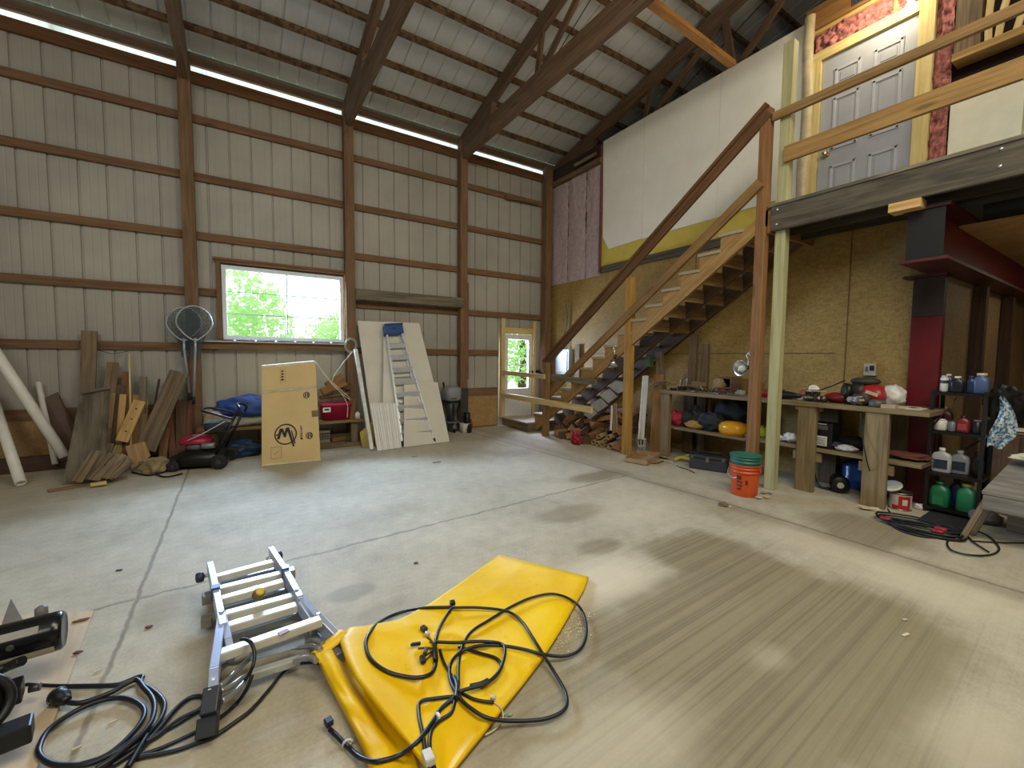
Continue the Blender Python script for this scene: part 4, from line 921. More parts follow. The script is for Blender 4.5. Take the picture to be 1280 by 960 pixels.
# ------------------------------------------------------------------ heap under the stairs
SPL = wood('#b98a57', '#8a6038', tint=.3); BARK = wood('#6a4e36', '#45301f', tint=.3); SPL2 = wood('#a2794d', '#75512f', tint=.35)
def log(p, d, L, r, seed, lab, mat):
    random.seed(seed); d = V(d).normalized(); a = d.orthogonal().normalized(); b = d.cross(a); m = MB(); k = random.choice((3, 4, 5)); ph = random.random()*6
    c = V(p); rr = [r*random.uniform(.7, 1.25) for _ in range(k)]; an = [ph+2*math.pi*i/k+random.uniform(-.25, .25) for i in range(k)]
    e0 = [c-d*L/2+a*(c_(an[i])*rr[i])+b*(s_(an[i])*rr[i]) for i in range(k)]
    m.prism(e0, d*L); return tag(m.build('firewood_piece', mat, bevel=.006), lab, 'firewood', 'split firewood pieces heaped under the stairs')
random.seed(11)
rows = [(4.50, 5.52, 3.85, .05, 10, .085), (4.58, 5.55, 4.0, .16, 9, .085), (4.70, 5.50, 4.05, .27, 9, .08), (4.84, 5.45, 4.2, .36, 8, .075), (5.05, 5.40, 4.25, .42, 7, .08)]
for ri, (x, ya, yb, z, n, r) in enumerate(rows):
    for i in range(n):
        random.seed(ri*50+i); y = ya+(yb-ya)*(i+.5)/n
        if ri < 2 and y < 4.62: continue          # cardboard tubes lie there
        nm = ('bottom front', 'second', 'middle', 'upper', 'topmost rear')[ri]
        log((x+random.uniform(-.03, .03), y, z+random.uniform(-.02, .03)), (random.uniform(.4, 1), random.uniform(-1, 1)*(1 if i % 2 else .4), random.uniform(-.15, .2)), random.uniform(.25, .42), r*random.uniform(.7, 1.05), ri*31+i,
            '%s firewood piece, %s row under the stairs, %s from the newel post' % (('tan', 'dark barky', 'brown')[(i+ri) % 3], nm, ORD[i]), (SPL, BARK, SPL2)[(i+ri) % 3])
random.seed(5)
m = MB(); m.blob((4.80, 4.98, .46), (.20, .26, .075), 6, .35, n=20); tag(m.build('insulation_scrap', plain('#c79aa2', .95, var=.1, scale=12, bump=.5)), 'crumpled pink insulation scrap on top of the firewood heap', 'insulation')
m = MB(); m.blob((5.0, 4.55, .50), (.16, .12, .05), 8, .35, n=16); tag(m.build('insulation_scrap', plain('#c9a5a8', .95, var=.1, scale=12, bump=.5)), 'smaller pink insulation scrap right behind the white-edged board', 'insulation')
# red plastic funnel-like piece
p = onZ(716, 557, .09)
p = onZ(716, 556, .0)
tag(MB().blob((p.x+.06, p.y, .085), (.05, .085, .095), 33, .75, 2.6, n=18, flat=.004).build('red_plastic_piece', plain('#a8122f', .35, var=.25, scale=18)), 'bright red crumpled plastic piece at the front of the firewood heap', 'plastic scrap')
# cardboard tubes
CT = plain('#a88a63', .85, var=.12)
for k, (px, py, r) in enumerate(((741, 553, .036), (748, 546, .036), (755, 551, .032), (760, 547, .036), (762, 561, .042), (746, 559, .036), (752, 562, .036))):
    q = onX(px, py, 4.44); q.z = max(q.z, r+.003); d = V((1, .25, .08)).normalized()
    m = MB(); m.lathe([(r*.8, .3), (r*.8, 0), (r, 0), (r, .36), (r*.8, .36), (r*.8, .3)], q, d, 16, cap=False)
    tag(m.build('cardboard_tube', CT), 'open-ended cardboard tube beside the stair mid post, ' + ('top left one', 'upper row second one', 'middle one', 'upper right one', 'biggest at lower right', 'left in the bottom row', 'second in the bottom row')[k], 'tube')
m = MB(); q0 = onX(776, 553, 4.42)
tag(MB().beam(onX(770, 563, 4.44)+V((0, 0, .0)), onX(782, 552, 4.62)+V((0, 0, .02)), .13, .05, (-1, 0, .4)).build('wood_offcut', SPL), 'orange-brown timber offcut leaning against the stair mid post', 'wood scrap')
tag(MB().beam(onX(777, 567, 4.42)+V((0, 0, .02)), onX(788, 560, 4.60)+V((0, 0, .02)), .06, .04, (-1, 0, .4)).build('wood_offcut', PARTW), 'thin pale offcut on the floor at the foot of the stair mid post', 'wood scrap')
# white-edged board leaning under the stairs and plank rails stacked there
bo = tag(MB().beam(onX(769, 541, 4.52), onX(768, 505, 4.62), .10, .022, (-1, .25, .1)).build('trim_board', wood('#b49a75', '#8f7551')), 'tan board with a white front edge leaning among the firewood', 'board')
MB().beam(onX(763.5, 538, 4.505), onX(765, 505, 4.60), .012, .026, (-1, .25, .1)).build('white_edge', WHITE, bo)
tag(MB().beam(onX(730, 527, 4.60), onX(775, 520, 4.7), .07, .04, (-1, 0, .3)).build('plank_offcut', PARTW), 'flat brown plank offcut lying across the firewood heap', 'wood scrap')
# added grey-white slabs: door light on the treads, put into their colour
ss = thing('lit_tread_slabs', 'added whitish slabs standing for the door-lit stair treads above the heap under the stairs', 'stringer', (4.95, 4.6, .5))
for qd in (((738, 506), (750, 498), (759, 507), (747, 515)), ((749, 494), (761, 486), (771, 496), (760, 504)), ((761, 483), (770, 476), (782, 478), (781, 488), (772, 492)), ((729, 518), (739, 509), (746, 517), (737, 524))):
    MB().prism([onX(*p, 4.50) for p in qd], (.03, .0, 0)).build('lit_tread_slab', plain('#a7a5a0', .7), ss)
MB().beam(onX(742, 523, 4.55), onX(788, 479, 4.55), .07, .045, (-1, 0, 0)).build('spine', DARKW, ss)  # dark bar added below the slabs
# gutter piece, boards, wire rack, tray
gt = lean('gutter_piece', 'white metal gutter length standing upright between stair mid post and workbench', 'gutter', (806, 470), (799, 547), .07, .05, plain('#d4d4cc', .4), 6, 6) if False else None
p0 = onX(801, 549, 4.62); p1 = onX(807, 470, 4.80)
g = tag(MB().beam(p0, p1, .075, .045, (-1, .2, .1)).build('gutter_piece', plain('#d2d2ca', .4, var=.04)), 'white metal gutter length standing between the stair mid post and the workbench', 'gutter')
nn = V((-1, .2, .1)).normalized()
MB().beam(p0+nn*.024+V((0, .02, 0)), p1+nn*.024+V((0, .02, 0)), .012, .006, tuple(nn)).build('lip', plain('#f0f0ea', .35), g)
MB().beam(p0+nn*.024-V((0, .025, 0)), p1+nn*.024-V((0, .025, 0)), .012, .006, tuple(nn)).build('lip', plain('#a3a29b', .35), g)
wr = thing('wire_rack', 'small white wire rack at the foot of the white gutter', 'rack', onZ(798, 567, 0)); bz = V(wr.location)+V((.06, 0, 0))
m = MB()
for i in range(7):
    a = 2*math.pi*i/7; m.tube([bz+V((.035*c_(a), .035*s_(a), .004)), bz+V((.055*c_(a), .055*s_(a), .2))], .004, 5)
for z, r in ((.004, .035), (.10, .045), (.2, .056)): m.tube([bz+V((r*c_(2*math.pi*i/20), r*s_(2*math.pi*i/20), z)) for i in range(20)], .005, 5, closed=True)
m.build('wire_frame', plain('#dedcd2', .4), wr)
def xl(name, lab, cat, a, b, w, t, mat, nrm=(-1, 0, .1), bev=.002):
    return tag(MB().beam(a, b, w, t, nrm).build(name, mat, bevel=bev), lab, cat)
xl('leaning_board', 'wide pale brown board leaning left of the workbench', 'board', onX(818, 566, 4.86)+V((0, 0, .0)), onX(824, 468, 4.97), .15, .03, PARTW)
xl('leaning_board', 'narrow darker board rising behind the wide board to the stairs underside', 'board', V((5.06, 3.84, .005)), onX(824, 440, 5.1), .12, .04, OLDW)
xl('leaning_board', 'narrow stick leaning behind the white gutter', 'board', onX(795, 556, 4.75), onX(801, 520, 4.85), .035, .02, PARTW)
xl('leaning_board', 'dark upright board behind the left end of the workbench', 'board', V((5.22, 3.60, .02)), V((5.24, 3.60, 1.62)), .11, .05, wood('#7d6746', '#58452c'))
xl('leaning_board', 'grey-brown upright board second behind the left end of the workbench', 'board', V((5.22, 3.42, .02)), V((5.24, 3.42, 1.50)), .10, .05, OLDW)
MB_ = onX(808, 450, 5.0)
tag(MB().box(5.0, MB_.y-.06, 1.18, 5.08, MB_.y+.04, 1.32).build('junction_box', plain('#4d6b3c', .6)), 'small green box on the brace under the stairs above the gutter', 'box')
tr = thing('cardboard_tray', 'open tan cardboard tray on the floor at the stair mid post', 'tray', onZ(802, 577, 0))
a, b, c, d = onZ(781, 577, .006), onZ(809, 582, .006), onZ(826, 571, .006), onZ(796, 567, .006)
MB().prism([a, b, c, d], (0, 0, .006)).build('base', plain('#a3805a', .8), tr)
for q, w in ((a, b), (b, c), (c, d), (d, a)):
    MB().prism([q+V((0, 0, .006)), w+V((0, 0, .006)), w+V((0, 0, .055)), q+V((0, 0, .055))], (b-a).cross(V((0, 0, 1))).normalized()*.005).build('flap', plain('#a98a63', .8), tr)
for i, (q, w) in enumerate((((806, 575), (815, 570)), ((816, 578), (826, 574)), ((822, 569), (834, 572)))):
    tag(MB().beam(onZ(*q, .02), onZ(*w, .03), .10, .012, (.2*i-.2, .1, 1)).build('cardboard_scrap', plain('#a58a68', .85)), 'flat cardboard scrap by the tan tray, ' + ('in the tray', 'right of the tray', 'behind the tray')[i], 'cardboard')
m = MB(); m.tube(spl([onZ(*q, .012) for q in ((806, 562), (812, 571), (822, 575), (836, 577), (850, 583))]), .006, 6)
tag(m.build('white_cable', plain('#d5d0c2', .5)), 'white cord trailing from the wire rack along the floor', 'cord')
# ------------------------------------------------------------------ workbench
bt = .885
wb = thing('workbench', 'long rough wooden workbench with a lower shelf along the OSB wall', 'workbench', (5.0, 2.5, 0))
MB().box(4.70, 1.08, bt-.04, 5.33, 3.76, bt).build('bench_top', BENCHW, wb, bevel=.003)
MB().box(4.78, 2.60, .385, 5.33, 3.60, .415).build('lower_shelf', BENCHW, wb)
MB().box(4.76, 1.12, .405, 5.33, 2.595, .435).build('lower_shelf', BENCHW, wb)
for y, w in ((3.64, .15), (1.97, .16), (1.42, .17)):
    MB().box(4.715, y-w/2, 0, 4.77, y+w/2, bt-.041).build('leg', BENCHW, wb, bevel=.004)
    MB().box(5.22, y-w/2, 0, 5.30, y+w/2, bt-.041).build('leg', wood('#6a5a40', '#4a3d29'), wb)
    if y < 3: MB().box(4.772, y-.12, .30, 4.80, y+.13, .384).build('cleat', BENCHW, wb)
MB().box(4.772, 1.86, .80, 4.81, 2.10, .843).build('cleat', BENCHW, wb)
BZ = bt+.001
def bench(x, y): return onZ(x, y, BZ)
def rod(name, lab, cat, pts, r, mat, n=8): return tag(MB().tube(pts, r, n).build(name, mat), lab, cat)
# --- things on the bench, left to right
p = onX(855, 484, 5.05)
rod('wire_tangle', 'tangle of thin wire at the left end of the workbench', 'wire', spl([V((4.9+.12*c_(i*1.9), p.y+.25+.16*s_(i*2.3), BZ+.02+.05*(i % 3))) for i in range(12)]), .006, plain('#8b8272', .5))
def pos(px, X): q = onX(px, 480, X); return q.y
rod('black_pliers', 'black hand tool lying near the left end of the workbench', 'tool', [V((4.84, pos(846, 4.84), BZ+.018)), V((4.80, pos(838, 4.8), BZ+.016))], .015, BLACK)
tag(MB().box(4.90, pos(856, 4.93), BZ, 4.98, pos(849, 4.93), BZ+.05).build('small_box', plain('#26221f', .5)), 'small black box on the bench near the wire tangle', 'box')
rod('metal_bracket', 'shiny bent metal bracket on the bench above the black hand tool', 'bracket', spl([V((5.05, pos(851, 5.05), BZ+.01)), V((5.05, pos(852, 5.05), BZ+.14)), V((5.05, pos(858, 5.05), BZ+.15)), V((5.05, pos(859, 5.05), BZ+.05))]), .014, metal('#b5b0a8', .4))
tag(MB().blob((5.08, pos(872, 5.08), BZ+.06), (.06, .12, .06), 21, .4, flat=BZ).build('crumpled_rag', plain('#8a6f50', .9)), 'crumpled brownish rag on the bench near the wall', 'rag')
tag(MB().blob((5.05, pos(899, 5.05), BZ+.09), (.06, .075, .09), 23, .4, flat=BZ).build('leather_glove', plain('#a58a63', .85)), 'tan work glove standing on the bench beside the dark wooden box', 'glove')
m = MB()
for i in range(9): a = i*.7; m.tube([V((4.93+.04*c_(a), pos(884, 4.93)+.05*s_(a), BZ+.01)), V((4.93+.07*c_(a), pos(884, 4.93)+.09*s_(a), BZ+.04+.015*(i % 4)))], .007, 5)
tag(m.build('hose_clamps', metal('#a59a88', .4)), 'heap of small metal clamps on the bench left of the glove', 'hardware', kind='stuff')
wbx = thing('wooden_box', 'open dark wooden box on its side at the back of the bench', 'box', (5.2, pos(910, 5.2), BZ)); y0 = pos(918, 5.15); y1 = pos(904, 5.15)
MB().box(5.08, y0, BZ, 5.30, y0+.015, BZ+.19).build('side', OLDW, wbx); MB().box(5.08, y1, BZ, 5.30, y1+.015, BZ+.19).build('side', OLDW, wbx)
MB().box(5.08, y0+.016, BZ+.175, 5.30, y1-.001, BZ+.19).build('top', OLDW, wbx); MB().box(5.28, y0+.016, BZ, 5.30, y1-.001, BZ+.174).build('back', plain('#1f1913', .9), wbx)
rod('red_cable', 'reddish cable coil in front of the dark wooden box on the bench', 'cable', spl([V((4.93+.06*c_(i*.9), pos(908, 4.93)+.12*s_(i*.9), BZ+.012+.006*i)) for i in range(14)]), .008, plain('#6d3f36', .6))
m = MB()
for i in range(16): random.seed(i); q = V((4.76+random.random()*.12, pos(860+random.random()*60, 4.82), BZ+.008)); m.beam(q, q+V((random.uniform(-.05, .05), random.uniform(-.09, .09), .004)), .016, .012, (0, 0, 1))
tag(m.build('loose_fasteners', metal('#8b8378', .5)), 'scatter of small bolts and fittings along the front of the bench top', 'hardware', kind='stuff')
tag(MB().box(4.95, pos(929, 4.98), BZ, 5.03, pos(921, 4.98), BZ+.05).build('small_box', plain('#d8d4ca', .6)), 'small white box on the bench left of the brown stair post', 'box')
m = MB(); yy = pos(955, 4.92); m.loft([(4.95, yy, BZ, .06, .09, 4), (4.95, yy, BZ+.07, .06, .09, 4), (4.95, yy, BZ+.08, .05, .08, 4)], 16); tag(m.build('red_case', plain('#a8281c', .4)), 'bright red case on the bench between the brown and green posts', 'case')
# black tool between posts
dr = thing('cordless_drill', 'black power drill lying on the bench right of the green post', 'drill', (4.9, pos(985, 4.9), BZ)); yy = pos(986, 4.88)
m = MB(); m.lathe([(.02, -.13), (.038, -.11), (.042, 0), (.03, .06), (.024, .09), (.012, .13)], (4.88, yy, BZ+.043), (0, -1, 0), 16); m.build('body', BLACK, dr)
m = MB(); m.beam((4.88, yy+.08, BZ+.04), (4.80, yy+.12, BZ+.03), .05, .04, (0, 0, 1)); m.build('handle', DGREY, dr)
m = MB(); yy = pos(974, 4.98); m.loft([(5.0, yy, BZ, .05, .05, 2), (5.0, yy, BZ+.09, .05, .05, 2)], 14); tag(m.build('dark_jar', plain('#413a33', .4)), 'dark jar on the bench just right of the green post', 'jar')
yy = pos(1003, 4.9); m = MB(); m.loft([(4.92, yy, BZ, .035, .045, 4), (4.92, yy, BZ+.04, .035, .045, 4)], 12); o = thing('small_red_pot', 'small red and white pot on the bench near the white dish', 'pot', (4.92, yy, BZ)); m.build('base', plain('#c9bfb2', .5), o)
m = MB(); m.loft([(4.92, yy, BZ+.04, .03, .035, 3), (4.92, yy, BZ+.07, .025, .03, 3), (4.92, yy, BZ+.11, .01, .012, 2)], 12); m.build('upper', plain('#8e4a42', .5), o)
yy = pos(1017, 5.0); o = thing('white_dish', 'white dish tilted on a metal tool on the bench', 'dish', (5.0, yy, BZ))
MB().lathe([(.0, 0), (.035, .004), (.05, .02), (.047, .022), (.033, .009), (0, .005)], (5.0, yy, BZ+.105), (-.55, -.5, .35), 22, cap=False).build('bowl', plain('#ecece4', .35, var=.02), o)
MB().box(4.96, yy-.05, BZ, 5.05, yy+.06, BZ+.11).build('tool_body', plain('#4b4742', .5), o, bevel=.008)
MB().beam((4.90, yy+.02, BZ+.10), (4.90, yy-.16, BZ+.105), .03, .008, (0, 0, 1)).build('flat_bar', plain('#b3a58a', .5), o)
for k, (px, w) in enumerate(((1012, .05), (1024, .045), (1031, .035))): 
    yy = pos(px, 4.85); tag(MB().blob((4.84, yy, BZ+.032), (.035, w, .032), 31+k, .3, flat=BZ).build('metal_fitting', metal('#6f6a62', .45)), 'dark metal fitting on the bench front under the white dish, %s from left' % ORD[k], 'fitting')
# small red chainsaw-like tool
yy = pos(1048, 4.92); o = thing('red_tool', 'dark red hand power tool lying on the bench left of the shop vacuum', 'power tool', (4.92, yy, BZ))
m = MB(); m.blob((4.92, yy, BZ+.05), (.07, .11, .05), 41, .18, flat=BZ); m.build('housing', plain('#7c1d22', .4), o)
MB().beam((4.90, yy+.10, BZ+.03), (4.87, yy+.22, BZ+.02), .045, .02, (0, 0, 1)).build('guard', BLKM, o); MB().beam((4.95, yy-.06, BZ+.03), (4.88, yy-.15, BZ+.02), .03, .03, (0, 0, 1)).build('grip', BLACK, o)
# red shop vacuum head / compressor
yy = pos(1084, 4.98); o = thing('red_engine_tool', 'red and black motor unit with a round black top on the bench', 'motor', (4.98, yy, BZ))
MB().loft([(4.97, yy-.07, BZ+.03, .10, .085, 4), (4.97, yy-.07, BZ+.11, .11, .09, 4), (4.98, yy-.06, BZ+.17, .09, .075, 3), (4.99, yy-.05, BZ+.19, .05, .05, 3)], 24).build('red_shroud', plain('#a3272a', .35, var=.12), o)
MB().loft([(4.99, yy+.06, BZ+.02, .10, .07, 4), (4.99, yy+.06, BZ+.16, .10, .07, 4), (5.0, yy+.05, BZ+.20, .07, .06, 3)], 20).build('engine_block', plain('#2b2a29', .45, .2), o)
MB().loft([(5.0, yy+.02, BZ+.195, .075, .10, 2.2), (5.0, yy+.02, BZ+.215, .085, .115, 2.2), (5.0, yy+.02, BZ+.235, .08, .105, 2.2), (5.0, yy+.02, BZ+.25, .05, .07, 2.2)], 22).build('top_cover', DGREY, o)
MB().lathe([(.05, 0), (.075, .01), (.075, .045), (.045, .055)], (4.91, yy+.11, BZ+.12), (-.7, .8, .1), 18).build('recoil_housing', BLACK, o)
MB().lathe([(.05, 0), (.055, .01), (.055, .03), (.03, .04)], (4.85, yy-.02, BZ+.06), (-1, 0, 0), 18).build('wheel', DGREY, o)
MB().lathe([(.025, 0), (.03, .02), (.03, .05), (.02, .06)], (4.86, yy+.06, BZ+.05), (-1, .2, 0), 14).build('carburettor', plain('#a39c90', .4, .4), o)
MB().beam((4.862, yy-.12, BZ+.10), (4.862, yy-.03, BZ+.13), .03, .006, (-1, 0, 0)).build('cream_label', plain('#c9b68f', .5), o)
MB().box(4.86, yy-.15, BZ, 5.09, yy+.13, BZ+.018).build('base_plate', BLACK, o)
MB().tube(spl([V((4.9, yy+.15, BZ+.22)), V((4.95, yy+.35, BZ+.12)), V((4.9, yy+.55, BZ+.05))]), .006, 6).build('hose', BLKM, o)
yy = pos(1074, 4.84); tag(MB().blob((4.82, yy, BZ+.05), (.035, .06, .05), 55, .4, flat=BZ).build('metal_fitting', metal('#8a8177', .45)), 'knobbly grey metal fitting in front of the red motor unit', 'fitting')
yy = pos(1098, 4.82); m = MB(); m.lathe([(.055, 0), (.06, .01), (.06, .055), (.03, .065)], (4.82, yy, BZ), (0, 0, 1), 18); tag(m.build('round_can', plain('#57534c', .45)), 'low round dark can at the bench front right of the metal fitting', 'can')
tag(MB().blob((5.02, pos(1116, 5.02), BZ+.095), (.08, .10, .095), 61, .22, flat=BZ, n=18).build('plastic_bag', plain('#d9d6d0', .35, var=.1, scale=20)), 'white crumpled plastic bag on the bench right of the red motor unit', 'bag')
for k, (px, dx) in enumerate(((1128, 0), (1140, .02), (1150, -.05))):
    yy = pos(px, 4.9); tag(MB().box(4.83+dx, yy-.05, BZ+.001*k, 4.99+dx, yy+.055, BZ+.012).build('paper_sheet', plain('#cfc6ae', .8)), 'pale papers at the right end of the bench, %s from the plastic bag' % ORD[k], 'paper')
yy = pos(1112, 4.8); tag(MB().box(4.76, yy-.06, BZ, 4.84, yy+.04, BZ+.03).build('small_box', plain('#b7a98d', .7)), 'small tan carton at the bench front edge near the papers', 'box')
# outlet on the wall
q = onX(1088, 462, XB-.03); o = thing('wall_outlet', 'grey metal outlet box on the OSB wall above the red motor unit', 'outlet', (XB-.02, q.y, q.z-.05))
MB().box(XB-.05, q.y-.05, q.z-.06, XB-.001, q.y+.05, q.z+.06).build('box', plain('#b5ae9d', .45), o, bevel=.004)
MB().box(XB-.055, q.y-.035, q.z-.01, XB-.0505, q.y+.0, q.z+.04).build('socket', BLACK, o); MB().box(XB-.054, q.y+.012, q.z-.02, XB-.0505, q.y+.035, q.z+.03).build('socket', plain('#6e665a', .6), o)
# clamp lamps
def clamp_lamp(lab, c, r, d):
    o = thing('clamp_lamp', lab, 'lamp', c); c = V(c); d = V(d).normalized()
    MB().lathe([(.02, -.07), (.03, -.06), (r*.65, -.035), (r, .015), (r*.98, .016), (r*.62, -.03), (.026, -.052)], c, d, 26, cap=False).build('reflector', metal('#d7d5cc', .25), o)
    MB().lathe([(.01, -.05), (.03, -.03), (.036, 0), (.022, .03), (.004, .038)], c+d*-.02, d, 16).build('bulb', plain('#f0eee4', .2, var=.02), o)
    MB().lathe([(.02, -.14), (.022, -.13), (.022, -.071), (.02, -.07)], c, d, 14).build('socket', BLACK, o)
    t = c-d*.10; MB().tube(spl([t, t+V((0, 0, .08)), t+V((0, .02, .13)), t+V((0, -.02, .17)), t+V((0, -.01, .13))]), .006, 6).build('hook', CHROME, o)
    return o
q = onX(926, 460, 4.58); clamp_lamp('round silver clamp lamp hanging left of the tall brown stair post', q, .085, (-1, .25, -.05))
q = onX(766, 455, 4.32); clamp_lamp('silver clamp lamp hanging from the stair stringer beside the stair mid post', q, .07, (-.5, -.15, -1))
# --- lower shelf contents
LS = .416
def sh(px, X): return onX(px, 530, X).y
o = thing('red_sports_bag', 'red and black bag at the left end of the lower bench shelf', 'bag', (4.9, sh(846, 4.9), LS)); yy = sh(846, 4.9)
MB().blob((4.88, yy, LS+.10), (.09, .11, .10), 71, .3, flat=LS).build('red_side', plain('#a8222c', .6, var=.2), o); MB().blob((4.93, yy-.17, LS+.115), (.10, .10, .115), 72, .25, flat=LS).build('black_side', plain('#1e1f22', .7), o)
tag(MB().blob((4.86, sh(868, 4.86), LS+.05), (.05, .13, .05), 74, .3, flat=LS).build('tan_glove', plain('#b08c4a', .8)), 'yellow-tan work glove on the lower bench shelf', 'glove')
tag(MB().blob((4.98, sh(868, 4.98), LS+.13), (.10, .12, .13), 75, .4, flat=LS).build('dark_bag', plain('#3a3731', .8, var=.3)), 'dark brown cloth bag behind the tan glove on the lower bench shelf', 'bag')
tag(MB().blob((4.90, sh(889, 4.9), LS+.115), (.10, .17, .115), 76, .35, flat=LS, n=18).build('dark_bag', plain('#23282b', .75, var=.25)), 'bunched blackish jacket left of the yellow hard hat on the shelf', 'jacket')
tag(MB().blob((5.12, sh(915, 5.12), LS+.21), (.12, .22, .21), 77, .25, flat=LS, n=18).build('dark_bag', plain('#1c2226', .75, var=.2)), 'large black duffel bag behind the yellow hard hat', 'bag')
yy = sh(917, 4.90); o = thing('hard_hat', 'shiny yellow-orange hard hat on the lower bench shelf', 'hard hat', (4.90, yy, LS))
m = MB(); m.loft([(4.9, yy, LS+.01, .115, .15, 2.2), (4.9, yy, LS+.05, .125, .165, 2.3), (4.9, yy, LS+.10, .125, .16, 2.4), (4.9, yy, LS+.135, .105, .135, 2.3), (4.9, yy, LS+.155, .06, .08, 2.1), (4.9, yy, LS+.158, .01, .015, 2)], 30); m.build('shell', plain('#e0a020', .2, var=.05), o)
m = MB(); m.loft([(4.89, yy, LS, .12, .155, 2.2), (4.89, yy, LS+.009, .13, .165, 2.2)], 28); m.build('brim', plain('#b57a17', .3), o)
tag(MB().blob((4.86, sh(938, 4.86), LS+.02), (.05, .05, .02), 78, .2, flat=LS).build('grey_rag', plain('#8b8a88', .8)), 'small grey rag beside the hard hat', 'rag')
m = MB(); yy = sh(953, 4.92); m.blob((4.92, yy, LS+.07), (.06, .07, .07), 79, .35, flat=LS); tag(m.build('yellow_green_cloth', plain('#a8b52c', .7)), 'yellow-green cloth on the shelf between the brown and green posts', 'cloth')
for k, (px, w, mt, lb) in enumerate(((974, .10, '#d8d6d0', 'white rag on the lower shelf right of the green post'), (990, .07, '#e2e0da', 'white crumpled paper on the lower shelf beside the bench leg'))):
    tag(MB().blob((4.88, sh(px, 4.88), .435+.03+.02*k), (.06, w, .03+.02*k), 81+k, .4, flat=.436).build('white_rag', plain(mt, .7)), lb, 'rag')
LS2 = .4365
yy = onX(1028, 538, 4.86).y; o = thing('black_battery_box', 'black box with a white printed label on the lower bench shelf', 'battery', (4.9, yy, LS2))
MB().box(4.82, yy-.10, LS2, 4.98, yy+.09, LS2+.25).build('case', BLACK, o, bevel=.008); MB().box(4.815, yy-.06, LS2+.025, 4.8195, yy+.05, LS2+.12).build('white_label', plain('#dedbd2', .6), o)
for k in range(4): MB().box(4.8135, yy-.045, LS2+.04+.018*k, 4.8148, yy+.035, LS2+.045+.018*k).build('label_print', DGREY, o)
MB().box(4.815, yy-.06, LS2+.185, 4.8195, yy+.06, LS2+.225).build('vent_strip', plain('#5d5a55', .5), o)
MB().box(4.815, yy-.05, LS2+.235, 4.8195, yy+.03, LS2+.243).build('top_print', OFFW, o)
yy = onX(1058, 560, 4.85).y; tag(MB().blob((4.86, yy, LS2+.03), (.06, .08, .03), 91, .4, flat=LS2).build('white_rag', plain('#d5d3cf', .75)), 'white cloth strip on the lower shelf left of the middle bench leg', 'rag')
tag(MB().blob((4.90, yy+.12, LS2+.035), (.07, .07, .035), 92, .4, flat=LS2).build('dark_rag', plain('#3c3a52', .75)), 'dark bluish rag on the lower shelf beside the black battery box', 'rag')
tag(MB().blob((5.08, yy, LS2+.06), (.12, .2, .06), 93, .3, flat=LS2).build('dark_bag', plain('#17171b', .8)), 'black bundle at the back of the lower shelf behind the white cloth strip', 'bundle')
yy = onX(1125, 565, 4.95).y; tag(MB().blob((4.95, yy, LS2+.03), (.10, .19, .03), 94, .5, flat=LS2).build('leather_scraps', plain('#6e3d2f', .8)), 'reddish brown leather scraps on the right end of the lower bench shelf', 'cloth')
# --- floor under and before the bench
def tool_box():
    a, b = onZ(861, 585, 0), onZ(908, 592, 0); o = thing('tool_box', 'long black plastic toolbox on the floor under the bench', 'toolbox', (a+b)/2)
    d = (b-a).normalized(); n = V((-d.y, d.x, 0)); n = n if n.x > 0 else -n
    m = MB(); q = [a, b, b+n*.24, a+n*.24]; m.prism(q, (0, 0, .125)); m.build('body', plain('#34373a', .5), o, bevel=.01)
    m = MB(); q = [p+V((0, 0, .127)) for p in (a-d*.006-n*.006, b+d*.006-n*.006, b+d*.006+n*.246, a-d*.006+n*.246)]; m.prism(q, (0, 0, .045)); m.build('lid', plain('#2d3032', .45), o, bevel=.012)
    c = (a+b)/2; m = MB(); m.beam(c-n*.008+V((0, 0, .10)), c-n*.008+V((0, 0, .155)), .035, .012, tuple(n)); m.build('latch', plain('#6a6d6e', .4), o)
    m = MB(); m.tube([c-d*.12+n*.12+V((0, 0, .172)), c-d*.11+n*.12+V((0, 0, .195)), c+d*.11+n*.12+V((0, 0, .195)), c+d*.12+n*.12+V((0, 0, .172))], .010, 8); m.build('handle', BLACK, o)
    for k in (-1, 1): MB().beam(c+d*(.17*k)-n*.007+V((0, 0, .125)), c+d*(.17*k)-n*.007+V((0, 0, .165)), .03, .01, tuple(n)).build('latch', plain('#55585a', .4), o)
tool_box()
for k in range(4):
    p = onZ(843+5*k, 575-1.5*k, .02); m = MB(); m.tube(spl([p, p+V((.06, -.04, .03)), p+V((.12, -.10, .02)), p+V((.16, -.18, .0))]), .022-.002*k, 6)
    tag(m.build('rope_strap', plain(('#b9b04a', '#8f8d3c', '#c4ba62', '#6e7036')[k], .7)), 'yellow-green strap bunched left of the black toolbox, %s from left' % ORD[k], 'strap')
rod('electric_cable', 'short black cord on the floor before the black toolbox', 'cord', spl([onZ(*q, .01) for q in ((842, 578), (850, 584), (858, 586), (868, 591))]), .005, CORD)
